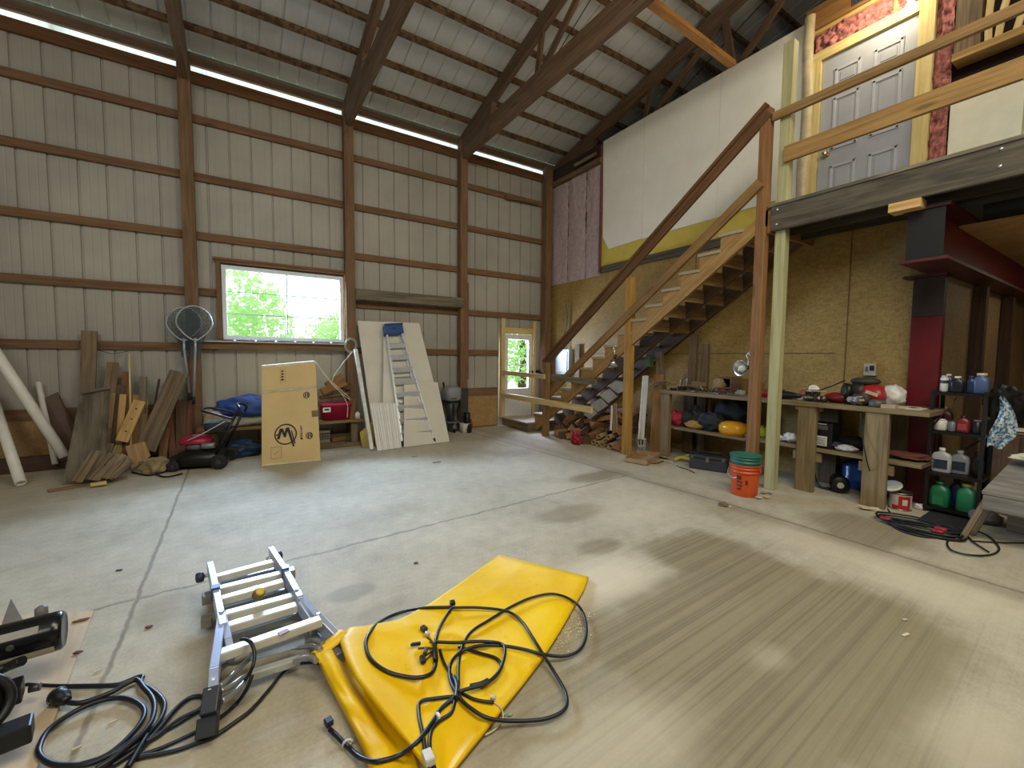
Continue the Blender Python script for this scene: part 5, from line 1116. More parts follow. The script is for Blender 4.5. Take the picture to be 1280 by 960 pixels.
# nested buckets
def buckets():
    c = onZ(930, 621.5, 0); c = V((c.x+.09, c.y+.05, 0))
    def bucket(nm, lab, col, z0, hh, r0_, r1_):
        o = thing(nm, lab, 'bucket', (c.x, c.y, z0)); m = MB()
        pr = [(r0_*.98, 0), (r0_, .006)]; pr += [(r0_+(r1_-r0_)*t, hh*t) for t in (.3, .6, .74)]
        rr = r0_+(r1_-r0_)*.75; pr += [(rr, hh*.75), (rr+.010, hh*.755), (rr+.010, hh*.785), (rr, hh*.79), (rr+.001, hh*.87), (rr+.010, hh*.875), (rr+.010, hh*.90), (rr+.002, hh*.905), (r1_, hh*.97), (r1_+.009, hh*.975), (r1_+.009, hh), (r1_-.004, hh), (r0_-.006, .012), (.001, .012)]
        m.lathe(pr, (c.x, c.y, z0), (0, 0, 1), 40); m.build('pail', plain(col, .35, var=.05), o)
        return o
    o = bucket('orange_bucket', 'orange plastic bucket on the floor beside the green post', '#cf531f', 0, .30, .112, .130)
    for k, s in ((-1, 0), (1, 0)): MB().lathe([(.014, 0), (.014, .012)], (c.x+.05*0, c.y+k*.138, .262), (0, k, 0), 12).build('bail_ear', plain('#d9551c', .35), o)
    m = MB(); m.tube(spl([V((c.x, c.y+.145, .262)), V((c.x-.08, c.y+.125, .20)), V((c.x-.135, c.y+.05, .175)), V((c.x-.145, c.y-.0, .185))]), .004, 6); m.build('bail_wire', CHROME, o)
    # dark printed block on the orange pail
    def pr_(a0, a1, z0, z1):
        m = MB(); n = 6
        for i in range(n+1):
            a = math.radians(a0+(a1-a0)*i/n); 
            for z in (z0, z1): r = .112+.018*z/.30+.0015; m.v.append(V((c.x+r*c_(a), c.y+r*s_(a), z)))
        for i in range(n): m.face((2*i, 2*i+2, 2*i+3, 2*i+1))
        m.build('printed_block', plain('#6b2a12', .5), o)
    for (a0, a1, z0, z1) in ((176, 196, .165, .205), (176, 188, .135, .155), (190, 199, .13, .155), (176, 183, .10, .125), (186, 199, .095, .12), (177, 196, .065, .085), (212, 222, .12, .165)): pr_(a0, a1, z0, z1)
    bucket('green_bucket', 'dark green plastic bucket nested inside the orange bucket', '#2f6b5a', .115, .275, .108, .131)
buckets()
for k, (x, y) in enumerate(((952, 620), (958, 622), (948, 623), (962, 617), (955, 617))):
    p = onZ(x, y, .006); tag(MB().box(p.x-.02, p.y-.025, .001+.006*k, p.x+.025, p.y+.02, .012+.006*k).build('tile_chip', plain('#c9bda6', .8)), 'pale broken chip at the foot of the green post, %s of the small heap' % ORD[k], 'chip', 'chips by the green post')
p = onZ(904, 632, .0); tag(MB().blob((p.x, p.y, .01), (.04, .04, .018), 95, .5, flat=.002).build('dirt_clump', plain('#7d6a4c', .9)), 'small brown clump on the floor in front of the orange bucket', 'debris')
tag(MB().box(p.x-.0, p.y-.06, .001, p.x+.03, p.y-.03, .008).build('paper_scrap', plain('#d8cfba', .8)), 'tiny pale scrap beside the brown clump', 'debris')
# black pump and blue jug under bench
q = onZ(1048, 618, 0); o = thing('black_pump', 'black electric motor with a round face on the floor under the bench', 'motor', (q.x+.05, q.y, 0))
MB().lathe([(.02, -.01), (.06, 0), (.082, .01), (.085, .05), (.07, .06), (.07, .18), (.04, .2)], (q.x+.03, q.y, .087), (.9, .45, .05), 24).build('housing', BLACK, o)
MB().lathe([(.03, 0), (.03, .01), (.02, .014)], (q.x+.03, q.y, .087)+V((-.018, -.01, 0)) if False else V((q.x+.015, q.y-.008, .087)), (-.9, -.45, 0), 14).build('hub_cap', plain('#bfbdb5', .4), o)
MB().tube(spl([V((q.x+.05, q.y+.08, .03)), V((q.x+.06, q.y+.18, .02)), V((q.x+.1, q.y+.25, .1)), V((q.x+.12, q.y+.27, .28))]), .012, 8).build('power_cord', CORD, o)
q = onZ(1062, 612, 0); o = thing('blue_jug', 'translucent blue plastic water jug under the bench', 'jug', (q.x+.25, q.y+.05, 0)); x, y = q.x+.17, q.y-.02
MB().loft([(x, y, 0, .12, .13, 3), (x, y, .02, .13, .14, 3), (x, y, .12, .13, .14, 3), (x, y, .13, .122, .132, 3), (x, y, .22, .13, .14, 3), (x, y, .27, .10, .11, 2.4), (x, y, .30, .03, .03, 2)], 26).build('body', plain('#27508a', .25, var=.12), o)
MB().lathe([(.032, 0), (.032, .03), (.028, .034)], (x, y, .30), (0, 0, 1), 16).build('cap', plain('#1d3658', .4), o)
# paint can with a white dish on top
q = onZ(1122, 638, 0); o = thing('paint_can', 'dented paint can with a red and white label on the floor', 'paint can', (q.x+.06, q.y, 0)); x, y = q.x+.075, q.y+.005
MB().lathe([(.075, 0), (.078, .004), (.078, .008), (.074, .012), (.074, .14), (.079, .146), (.079, .152), (.066, .152), (.066, .145)], (x, y, 0), (0, 0, 1), 30).build('can', metal('#a9a59b', .4), o)
def arc(a0, a1, z0, z1, r, mt, nm):
    m = MB(); n = 16
    for i in range(n+1):
        a = math.radians(a0+(a1-a0)*i/n)
        for z in (z0, z1): m.v.append(V((x+r*c_(a), y+r*s_(a), z)))
    for i in range(n): m.face((2*i, 2*i+2, 2*i+3, 2*i+1), smooth=True)
    m.build(nm, mt, o)
arc(95, 300, .014, .136, .0755, plain('#cabfae', .5), 'label'); arc(185, 250, .014, .128, .0762, plain('#b3242a', .5), 'label_red'); arc(205, 232, .05, .10, .0768, plain('#d8cfc2', .5), 'label_print'); arc(150, 186, .014, .045, .0762, plain('#b3242a', .5), 'label_red')
o2 = thing('plastic_plate', 'white plastic plate lying tilted on the paint can', 'plate', (x-.04, y+.03, .152))
MB().lathe([(0, 0), (.05, .0), (.075, .03), (.078, .032), (.07, .04), (.045, .012), (0, .01)], (x-.02, y+.055, .168), (-.45, .1, .9), 30, cap=False).build('dish', plain('#e9e8e2', .35, var=.02), o2)
q = onZ(1083, 634, 0)
for k in range(3): tag(MB().beam(onZ(1072+2*k, 632+k, .006+.007*k), onZ(1097+k, 638-k, .006+.007*k), .09-.01*k, .006, (0, .05, 1)).build('paper_plate', plain('#d7ccac', .8)), 'flattened cream cardboard on the floor by the front bench leg, %s layer from below' % ORD[k], 'cardboard')
tag(MB().blob(onZ(1145, 636, .02)+V((.1, 0, 0)), (.03, .04, .025), 98, .4, flat=.002).build('white_rag', WHITE), 'small crumpled white paper on the floor beside the shelf rack', 'paper')
# ------------------------------------------------------------------ shelf rack with bottles
RX0, RX1, RY0, RY1 = 5.02, 5.31, .83, 1.14
rk = thing('shelf_rack', 'black four-tier shelf rack standing right of the workbench', 'shelf', (5.16, .985, 0))
for x in (RX0, RX1):
    for y in (RY0, RY1): MB().box(x-.012, y-.012, 0, x+.012, y+.012, 1.06 if x < 5.1 or y > .9 else 1.12).build('post', BLACK, rk)
TIER = (.05, .345, .705, 1.035)
for z in TIER: MB().box(RX0-.014, RY0-.014, z-.02, RX1+.014, RY1+.014, z+.006).build('shelf_tier', BLKM, rk)
MB().tube([(RX0, RY1, .72), (RX0+.02, RY1-.14, 1.0)], .006, 6).build('brace', DRED, rk)
MB().tube([(RX1, RY1, .36), (RX1, RY0, .70)], .006, 6).build('brace', BLACK, rk)
def jug(nm, lab, x, y, z, w, d, h, body, cap, label=None, cat='bottle', neck=.3, rough=.35):
    o = thing(nm, lab, cat, (x, y, z)); nr = min(w, d)*neck; z += .001
    MB().loft([(x, y, z, d*.46, w*.46, 4), (x, y, z+.006, d*.5, w*.5, 4), (x, y, z+h*.62, d*.5, w*.5, 4), (x, y, z+h*.76, d*.42, w*.42, 3), (x, y, z+h*.84, nr, nr, 2), (x, y, z+h*.87, nr, nr, 2)], 20).build('body', plain(body, rough, var=.06), o)
    MB().lathe([(nr*1.15, 0), (nr*1.2, .004), (nr*1.15, h*.11), (nr*.9, h*.125)], (x, y, z+h*.872), (0, 0, 1), 16).build('cap', plain(cap, .4), o)
    if label: MB().box(x-d*.5-.003, y-w*.34, z+h*.15, x-d*.5-.0005, y+w*.34, z+h*.52).build('label', plain(label, .5, var=.2, scale=40), o)
    return o
def can(nm, lab, x, y, z, r, h, body, cap, band=None):
    o = thing(nm, lab, 'can', (x, y, z)); z += .001
    MB().lathe([(r*.9, 0), (r, .006), (r, h*.86), (r*.8, h*.9), (r*.75, h*.9)], (x, y, z), (0, 0, 1), 20).build('body', plain(body, .35, var=.05), o)
    MB().lathe([(r*.74, 0), (r*.74, h*.1), (r*.6, h*.11)], (x, y, z+h*.9), (0, 0, 1), 16).build('cap', plain(cap, .4), o)
    if band: MB().lathe([(r*1.01, 0), (r*1.01, h*.2)], (x, y, z+h*.52), (0, 0, 1), 20, cap=False).build('band', plain(band, .4), o)
T = [z+.006 for z in TIER]
can('spray_can', 'tall white can at the left of the rack top shelf', 5.06, 1.085, T[3], .026, .135, '#d3d2cd', '#d3d2cd', '#3a3f48')
jug('oil_bottle', 'dark bottle with a pale cap next to the white can on the top shelf', 5.16, 1.08, T[3], .06, .05, .15, '#2a3a52', '#cfc9b5')
jug('oil_bottle', 'black oil jug with a white cap in the middle of the top shelf', 5.06, 1.005, T[3], .085, .06, .135, '#17191c', '#e6e4da')
jug('oil_bottle', 'deep blue bottle on the top shelf left of the large clear blue jug', 5.08, .93, T[3], .05, .05, .14, '#202e50', '#26304a')
jug('washer_jug', 'large bluish translucent jug at the right of the top shelf', 5.10, .875, T[3], .095, .09, .165, '#4d5f85', '#d0c08e')
jug('oil_bottle', 'dark red bottle with an orange tip on the second shelf', 5.16, 1.08, T[2], .09, .06, .20, '#4a1418', '#cf9a50', neck=.16)
can('white_tub', 'white tub at the left of the second shelf', 5.065, 1.09, T[2], .042, .095, '#d9d7cf', '#d9d7cf')
can('white_tub', 'small dark can with a white print beside the white tub', 5.06, 1.02, T[2], .026, .09, '#777d86', '#45484d')
jug('oil_bottle', 'bright red bottle in the middle of the second shelf', 5.06, .955, T[2], .08, .05, .14, '#7c222c', '#26211f', '#a8484d')
can('dark_can', 'dark can at the right of the second shelf', 5.08, .875, T[2], .035, .11, '#26282d', '#8f8f8a')
jug('oil_bottle', 'silver-grey oil jug with a dark label on the third shelf, left one', 5.075, 1.07, T[1], .125, .06, .21, '#b6bab9', '#e3e2da', '#27384a')
jug('oil_bottle', 'silver-grey oil jug behind and right of the other on the third shelf', 5.13, .97, T[1], .115, .06, .20, '#8d9295', '#b8b9b3', '#22303f')
jug('oil_bottle', 'black bottle at the right of the third shelf', 5.15, .87, T[1], .07, .06, .20, '#17181b', '#2a2a2c')
jug('green_jug', 'green jug with a moulded grip on the bottom shelf, left one', 5.075, 1.065, T[0], .125, .10, .215, '#21714b', '#1a5f3e', None, 'jug')
gr = bpy.data.objects['green_jug']
MB().box(5.018, 1.03, T[0]+.02, 5.024, 1.10, T[0]+.09).build('moulded_grip', plain('#2b8558', .4), gr)
jug('green_jug', 'green jug with a yellowish cap on the bottom shelf, right one', 5.075, .905, T[0], .12, .10, .235, '#2a7a53', '#8a8a4a', None, 'jug')
jug('blue_bottle', 'dark blue bottle between the two green jugs', 5.17, .985, T[0], .09, .07, .24, '#182a5a', '#1a2444')
m = MB(); p = [onZ(1145, 638, .004), onZ(1160, 660, .004), onZ(1222, 672, .004), onZ(1236, 655, .004)]
tag(MB().prism([onZ(1146, 650, .003), onZ(1213, 668, .003), onZ(1235, 650, .003), onZ(1170, 634, .003)], (0, 0, .004)).build('rubber_mat', plain('#2a2a2b', .7)), 'black rubber mat on the floor under the shelf rack', 'mat')
# blue-white cloth hanging on the rack side
a = onX(1244, 500, 5.30)
def cloth(u, v):
    w = .02+.10*min(1, v*1.6)*(1 if v < .8 else 1-.5*(v-.8)/.2); return V((5.15+.025*math.sin(u*9+v*3)+.14*v*(u-.5), .80-.02-(u*w*1.15)+.03*v-.015*s_(v*6), 1.01-.40*v+.02*math.sin(u*7)))
tag(MB().grid(cloth, 14, 20).build('patterned_cloth', (lambda: (lambda m: m.fin(m.ramp(m.noise(m.coord(), 45, 2), [(.42, lin('#3f6a8c')), (.5, lin('#a9c3cf')), (.6, lin('#e0e6e4'))]), .8))(N('blue_cloth')))()), 'blue and white patterned cloth hanging from the right side of the shelf rack', 'cloth')
# ------------------------------------------------------------------ grey plywood worktable at the right edge
wt = thing('plywood_table', 'low weathered plywood table with splayed legs at the right edge', 'table', (4.7, .4, 0))
fl, fr_ = onX(1227, 617, 4.50), V((4.50, -.6, .35)); tz = fl.z
PLYG = wood('#8f8a7e', '#67625a', grain=.6, blotch=.5)
e0 = onX(1254, 576, 4.85); 
MB().prism([(4.50, fl.y, tz), (4.50, -.6, tz), (4.98, -.6, e0.z-.02), (4.98, .66, e0.z-.02)], (0, 0, .02)).build('table_top', PLYG, wt)
MB().beam((4.49, fl.y-.01, tz-.055), (4.49, -.6, tz-.055), .10, .02, (-1, 0, 0)).build('apron', PLYG, wt)
lg0 = onZ(1204, 676, 0); MB().beam(V((lg0.x+.02, lg0.y+.01, .005)), V((4.53, fl.y-.03, tz-.01)), .032, .03, (-1, 0, .2)).build('leg', OLDW, wt)
MB().beam(V((4.62, .78, .005)), V((4.66, fl.y-.06, tz)), .032, .03, (-1, 0, .2)).build('leg', OLDW, wt)
MB().beam(V((4.90, .40, .005)), V((4.93, .45, e0.z-.03)), .05, .05, (-1, 0, 0)).build('leg', OLDW, wt)
MB().beam(V((4.6, -.4, .005)), V((4.6, -.4, tz)), .05, .05, (-1, 0, 0)).build('leg', OLDW, wt)
tag(MB().blob((4.92, .52, e0.z+.035), (.10, .13, .03), 102, .3, flat=e0.z+.001, n=18).build('cream_paper', plain('#d9cfae', .7)), 'cream crumpled paper on the grey plywood table', 'paper')
cab = thing('brown_cabinet', 'brown wooden crate behind the grey plywood table', 'crate', (5.6, .6, 0))
MB().box(5.45, .40, 0, 5.85, .86, .70).build('box', wood('#7c6449', '#58452f'), cab); MB().box(5.44, .39, .70, 5.87, .87, .715).build('top', wood('#9c8160', '#745d41'), cab)
for yy in (.52, .67): MB().box(5.436, yy, .05, 5.449, yy+.02, .68).build('slat', DARKW, cab)
tag(MB().beam((5.5, .80, .73), (5.62, .45, .73), .18, .012, (0, 0, 1)).build('white_board', plain('#dcdad2', .6)), 'white flat board lying on the brown crate', 'board')
tag(MB().blob((5.95, .86, .90), (.16, .13, .18), 104, .3, n=16).build('dark_machine', plain('#17151a', .5)), 'black machine part behind the crate at the right edge', 'machine')
MB().box(5.88, .75, .0, 6.02, .97, .75).build('stand', BLACK, [o for o in bpy.data.objects if o.name.startswith('dark_machine')][0])
tag(MB().box(4.95, .50, .003, 5.2, .66, .19).build('timber_block', OLDW), 'squat timber block on the floor under the grey plywood table', 'block')
tag(MB().box(5.0, .30, .003, 5.25, .46, .20).build('concrete_block', plain('#6e6b65', .85)), 'grey block on the floor under the plywood table near the edge', 'block')
p = onZ(1222, 656, .0); tag(MB().blob((p.x+.1, p.y-.02, .05), (.08, .10, .06), 106, .15, flat=.003).build('grey_sack', plain('#6f6a62', .9)), 'small grey sack behind the splayed table leg', 'sack')
# cables on the floor
m = MB()
def loops(cx, cy, rx, ry, n, seed, ang):
    random.seed(seed); P = []
    for k in range(n):
        ox, oy, fx = random.uniform(-.05, .05), random.uniform(-.04, .04), random.uniform(.75, 1.1)
        for i in range(14):
            a = 2*math.pi*i/14; x, y = rx*fx*c_(a)+ox, ry*fx*s_(a)+oy; P.append(V((cx+x*c_(ang)-y*s_(ang), cy+x*s_(ang)+y*c_(ang), .010+.006*k)))
    return P
A0 = onZ(1150, 662, .0)
tag(MB().tube(spl(loops(A0.x, A0.y, .13, .24, 6, 4, .1), 4), .0075, 6).build('extension_cord', CORD), 'coiled dark extension cord on the floor before the shelf rack', 'cord')
tag(MB().tube(spl([onZ(*q, .012) for q in ((1205, 668), (1185, 676), (1190, 688), (1215, 694), (1240, 693), (1249, 685), (1238, 672), (1222, 664), (1205, 662), (1215, 676), (1236, 690))], 6), .006, 6).build('extension_cord', CORD), 'thin black cord looping around the foot of the splayed table leg', 'cord')
tag(MB().tube(spl([onZ(*q, .01) for q in ((1105, 645), (1120, 660), (1150, 670), (1185, 672), (1206, 668))], 6), .007, 6).build('extension_cord', CORD), 'dark cord end running from the coil to the table leg', 'cord')
tag(MB().tube(spl([onZ(*q, .01) for q in ((1215, 676), (1245, 678), (1290, 679))], 6), .005, 6).build('extension_cord', CORD), 'thin cord leaving the table leg towards the right edge', 'cord')
for k, q in enumerate(((1172, 664), (1107, 648), (1176, 661))):
    p = onZ(*q, .04); tag(MB().loft([(p.x, p.y, .03, .02, .035, 3), (p.x, p.y, .05, .02, .035, 3)], 12).build('red_plug', plain('#a3283a', .4)), 'red cord clip on the coiled extension cord, ' + ('largest near the table leg', 'at the left end', 'small rear one')[k], 'clip')
q0, q1 = onX(1088, 515, 4.70), onX(1080, 560, 4.70)
rod('bench_cable', 'dark cord hanging down the middle bench leg to the floor', 'cord', spl([onX(1076, 516, 4.70), onX(1078, 545, 4.69), onX(1086, 585, 4.69), onZ(1102, 622, .01), onZ(1112, 640, .01)]), .005, CORD)
# ------------------------------------------------------------------ plywood sheet and trolling motor at the left edge
a, b, c, d = onZ(117, 763, .012), onZ(40, 975, .012), onZ(-160, 960, .012), onZ(-40, 772, .012)
m = MB(); m.prism([V((p.x, p.y, .001)) for p in (a, b, c, d)], (0, 0, .011)); tag(m.build('plywood_sheet', PLYL), 'pale plywood sheet lying on the floor under the black boat motor', 'sheet')
def trolling():
    o = thing('trolling_motor', 'black electric boat motor lying on the pale plywood sheet, with a grey fin', 'boat motor', onZ(0, 840, .012))
    t = onZ(81, 786, .20); bk = onZ(-70, 826, .20); ax = (t-bk).normalized(); L = (t-bk).length
    m = MB(); m.lathe([(.03, 0), (.068, .03), (.074, .1), (.074, L-.03), (.072, L-.008), (.064, L), (.05, L-.004)], bk, ax, 36); m.build('motor_tube', plain('#0f0f10', .22, var=.1), o)
    sd = ax.cross(V((0, 0, 1))).normalized()          # towards the camera
    sd = sd if sd.dot(CAM-t) > 0 else -sd
    nrm = (sd*.8+V((0, 0, -.55))).normalized(); tg = ax.cross(nrm).normalized()
    P = lambda s, off=.0745, th=0: bk+ax*s+(nrm*c_(th)+tg*s_(th))*off
    m = MB(); q = []
    for s in (L-.16, L-.02):
        for k in range(5): q.append(P(s, .0755, -.28+.14*k))
    m.v = q
    for k in range(4): m.face((k, k+5, k+6, k+1))
    m.build('rating_label', plain('#c7bda3', .5), o)
    m = MB(); up_ = (sd*.75+V((0, 0, .66))).normalized()
    m.beam(bk+ax*(L-.40)+up_*.0755, bk+ax*(L-.06)+up_*.0755, .028, .006, tuple(up_)); m.build('stripe', plain('#8f8b80', .4), o)
    for s in (L-.13, L-.20): MB().lathe([(.012, 0), (.010, .006)], bk+ax*s+(sd*.95+V((0, 0, .2))).normalized()*.073, tuple(sd), 10).build('screw', plain('#5b5954', .4, .5), o)
    f0 = bk+ax*(L-.20)-sd*.05
    m = MB(); c0_ = onZ(6, 779, .22); 
    m.prism([onZ(2, 782, .20), onZ(31, 779, .20), onZ(14, 749, .24)], V((-.004, .012, 0))); m.build('skeg_fin', plain('#7d7b76', .45), o)
    MB().lathe([(.02, 0), (.02, .05), (.006, .06)], onZ(52, 775, .20), (0, .1, 1), 12).build('shaft_stub', plain('#6f6d68', .5), o)
    # lower bracket
    h = onZ(-6, 905, .10)
    m = MB(); m.lathe([(.02, -.06), (.085, -.05), (.095, -.03), (.095, .03), (.085, .05), (.02, .06)], h+V((-.06, 0, .07)), (.5, -.7, .4), 30); m.build('mount_housing', BLKM, o)
    m = MB(); m.tube([h+V((-.06, 0, .07))+V((.5, -.7, .4)).normalized()*.065+(V((.7, .5, 0)).normalized()*c_(x)*.08+V((-.2, .3, .9)).normalized()*s_(x)*.08) for x in [i*2*math.pi/24 for i in range(24)]], .014, 8, closed=True); m.build('handwheel', BLACK, o)
    MB().lathe([(.01, 0), (.05, .004), (.03, .03)], h+V((-.06, 0, .07))+V((.5, -.7, .4)).normalized()*.06, (.5, -.7, .4), 16).build('hub', CHROME, o)
    for (x, y, w) in ((24, 862, .085), (36, 910, .075)):
        q = onZ(x, y, .10); MB().beam(q+V((-.10, -.02, 0)), q+V((.01, .0, 0)), w, .06, (0, 0, 1)).build('clamp_block', BLACK, o, bevel=.006)
    q = onZ(36, 862, .07); MB().lathe([(.012, 0), (.014, .03)], q, (1, 0, 0), 10).build('clamp_screw', plain('#55534e', .4, .6), o)
    MB().tube(spl([onZ(28, 826, .16), onZ(5, 835, .14), onZ(-30, 850, .14)]), .018, 8).build('steering_cable', BLACK, o)
trolling()
for k, (x, y) in enumerate(((101, 776), (98, 816), (186, 784))):
    p = onZ(x, y, .014 if k < 2 else .003); tag(MB().blob((p.x, p.y, p.z+.003), (.03 if k == 0 else .014, .010, .005), 110+k, .5).build('leaf_scrap', plain('#7c5a45', .8)), 'small brown leaf scrap ' + ('on the plywood sheet near its far corner', 'on the right edge of the plywood sheet', 'on the bare concrete beside the joint')[k], 'debris')
# ------------------------------------------------------------------ black cord set on the floor at lower left
fz = lambda pts, z, f=.25, ox=0, oy=720: [onZ(ox+p[0]*f, oy+p[1]*f, z+(p[2] if len(p) > 2 else 0)) for p in pts]
lz = lambda pts, z: fz(pts, z, .29167, 200, 660)
o = thing('power_cord', 'thick black power cord with a heavy plug looped on the floor at the lower left', 'cord', onZ(120, 900, 0))
R_ = .0088
def cordp(pts, nm='cable', r=R_): MB().tube(spl(pts, 7), r, 8).build(nm, CORD, o)
cordp(fz([(130, 545), (210, 549), (300, 552), (450, 550), (580, 545), (640, 525), (690, 505), (712, 505), (706, 535), (760, 570), (805, 610), (822, 650), (805, 710), (760, 770), (690, 840), (610, 890), (520, 950), (430, 1000)], R_+.002))
cordp(fz([(345, 632), (400, 635), (470, 615), (560, 580), (640, 535), (685, 520), (720, 560), (755, 600), (772, 650), (760, 720), (720, 780), (640, 850), (560, 915), (480, 965)], R_+.022))
cordp(fz([(640, 960), (680, 890), (730, 800), (700, 800), (560, 890), (440, 940), (330, 948), (260, 940), (205, 905), (195, 860), (235, 780), (320, 710), (430, 650), (540, 615), (630, 612), (695, 640), (722, 680), (700, 740), (620, 830), (520, 905), (400, 945)], R_+.012))
cordp(fz([(600, 1010), (660, 920), (720, 850), (800, 760), (880, 665), (950, 610), (1010, 603), (1040, 625), (1000, 665), (900, 730), (780, 800), (680, 870), (560, 950)], R_+.004))
q0, q1 = onZ(72, 870, .035), onZ(86, 877, .035); ax = (q1-q0).normalized()
MB().lathe([(.010, 0), (.024, .004), (.027, .024), (.024, .027), (.027, .032), (.027, .048), (.021, .053), (.017, .075), (.010, .085)], q0-ax*.02, ax, 20).build('plug', CORD, o)
MB().lathe([(.028, .012), (.030, .016), (.028, .020)], q0-ax*.02, ax, 20, cap=False).build('plug_ring', DGREY, o)
o = thing('thin_cable', 'thinner black cable crossing under and over the folded aluminium ladder', 'cord', onZ(330, 880, 0))
cordp(lz([(-60, 915), (0, 880), (90, 815), (180, 775), (260, 735), (330, 690), (385, 620, .10), (405, 555, .14), (395, 500, .17), (370, 478, .18), (345, 478, .18)], .02), r=.0068)
cordp(lz([(-90, 975), (0, 945), (90, 905), (180, 860), (260, 810), (330, 750), (372, 690, .06), (395, 630, .10)], .011), r=.0068)
cordp(lz([(-100, 985), (60, 955), (150, 925), (230, 893), (310, 840), (390, 780), (470, 690), (530, 615), (590, 582), (650, 576), (700, 580)], .011), r=.0068)
for k, (x, y) in enumerate(((140, 904), (95, 937), (122, 840), (57, 848))):
    p = onZ(x, y, .002); tag(MB().beam(p+V((-.009, 0, .003)), p+V((.012, .006, .003)), .006, .004, (0, 0, 1)).build('wood_chip', plain('#cdbf9c', .8)), 'tiny pale chip on the concrete ' + ('inside the black cord loop', 'at the lower left of the cord loop', 'on the floor joint above the cord', 'by the clamp block')[k], 'debris')
# ------------------------------------------------------------------ folded multi-position ladder
def ladder():
    o = thing('folding_ladder', 'folded aluminium multi-position ladder lying on the concrete floor', 'ladder', onZ(330, 800, 0))
    RL = plain('#c3d0ea', .28, .45, .05); RS = plain('#d3d0bd', .36, .2, .08); BLUE = plain('#2b3550', .5)
    zt = .17
    # upper rail pair (narrow inner section), then flared outer rails
    Lp = [onZ(262.5, 709, zt), onZ(270, 743, zt), onZ(279, 788, zt)]; Rp = [onZ(339, 690, zt), onZ(357, 718, zt), onZ(375, 752, zt)]
    Lf = [onZ(277, 777, zt), onZ(268, 842, zt-.02), onZ(266.5, 868, zt-.04), onZ(259, 918, .05)]; Rf = [onZ(372, 748, zt), onZ(398, 777, zt-.04), onZ(417, 796, .085), onZ(440, 818, .025)]
    def poly(pts, w, t, nm, mat): 
        m = MB()
        for p, q in zip(pts, pts[1:]): m.beam(p, q+(q-p).normalized()*.004, w, t, (0, 0, 1))
        return m.build(nm, mat, o, bevel=.003)
    poly(Lp, .028, .062, 'side_rail', RL); poly(Rp, .028, .062, 'side_rail', RL)
    poly(Lf[:3], .03, .06, 'outer_rail', RL); poly(Rf, .03, .06, 'outer_rail', RL)
    poly([onZ(279, 775, zt), onZ(285, 803, zt-.02), onZ(289, 822, zt-.05)], .026, .05, 'inner_leg', RL); poly([onZ(374, 755, zt), onZ(388, 775, zt-.05), onZ(392, 790, zt-.08)], .026, .05, 'inner_leg', RL)
    # black foot of the left outer rail
    poly([onZ(266.5, 862, zt-.035), onZ(262, 894, .09)], .048, .07, 'foot', plain('#33373d', .3, .3)); poly([onZ(261, 895, .075), onZ(258.5, 920, .03)], .058, .05, 'foot_pad', plain('#1c1e22', .5))
    # lower section (under), darker
    zb = .05
    poly([onZ(266, 730, zb), onZ(276, 772, zb), onZ(271, 835, zb), onZ(262, 880, zb)], .03, .06, 'lower_rail', plain('#8b909c', .4, .7)); poly([onZ(345, 712, zb), onZ(372, 758, zb), onZ(400, 800, zb), onZ(425, 825, zb)], .03, .06, 'lower_rail', plain('#8b909c', .4, .7))
    def rung(a, b, z, nm, mat, w=.045, t=.03): 
        return MB().beam(onZ(*a, z), onZ(*b, z), w, t, (0, 0, 1)).build(nm, mat, o, bevel=.005)
    g = lambda x, y: (200+x*.29167, 660+y*.29167)
    for a, b in (((238, 217), (488, 150)), ((250, 268), (528, 200)), ((262, 312), (530, 236)), ((278, 378), (580, 296)), ((290, 428), (588, 338)), ((248, 550), (690, 398))):
        rung(g(*a), g(*b), zt-.012, 'rung', RS, .047, .034)
    for a, b in (((242, 240), (490, 180)), ((258, 292), (525, 228)), ((270, 345), (535, 268)), ((290, 410), (585, 318)), ((300, 462), (585, 372))):
        rung(g(*a), g(*b), zb+.02, 'lower_rung', plain('#a9b2c2', .3, .7), .035, .03)
    for a, b, z in (((385, 548), (620, 482), .09), ((375, 635), (600, 565), .05)): rung(g(*a), g(*b), z, 'spreader_bar', RL if z > .06 else plain('#c6c7bd', .3, .5), .035, .03)
    # curved steel braces
    for pts in ([(250, 610), (290, 580), (330, 575), (390, 548)], [(255, 680), (300, 640), (345, 595), (392, 550)], [(258, 700), (310, 675), (350, 645), (385, 630)], [(262, 745), (310, 715), (345, 680), (380, 640)],
                [(690, 440), (650, 428), (610, 440), (580, 436)], [(700, 500), (660, 480), (620, 490), (580, 500)], [(690, 520), (650, 505), (600, 510), (570, 510)], [(670, 570), (640, 555), (600, 562), (575, 575)]):
        MB().tube(spl([onZ(*g(*p), .10-.012*i) for i, p in enumerate(pts)], 5), .011, 8).build('brace', plain('#b7b7b0', .3, .7), o)
    # knobs and hinge locks
    def knob(x, y, dx): 
        p = onZ(*g(x, y), zt-.02); d = (Rp[0]-Lp[0]).normalized()*dx
        MB().lathe([(.010, 0), (.010, .05)], p-d*.05, tuple(d), 10).build('lock_pin', CHROME, o); MB().lathe([(.012, 0), (.024, .004), (.026, .015), (.024, .034), (.010, .038)], p-d*.006, tuple(d), 16).build('lock_knob', BLUE, o)
    knob(184, 208, -1); knob(498, 122, 1)
    for x, y, z in ((203, 300, .10), (200, 398, .05), (560, 192, .10)):
        p = onZ(*g(x, y), z); MB().beam(p+V((-.022, 0, 0)), p+V((.022, 0, 0)), .055, .045, (0, 0, 1)).build('hinge_lock', plain('#a9a79c', .3, .7), o, bevel=.005)
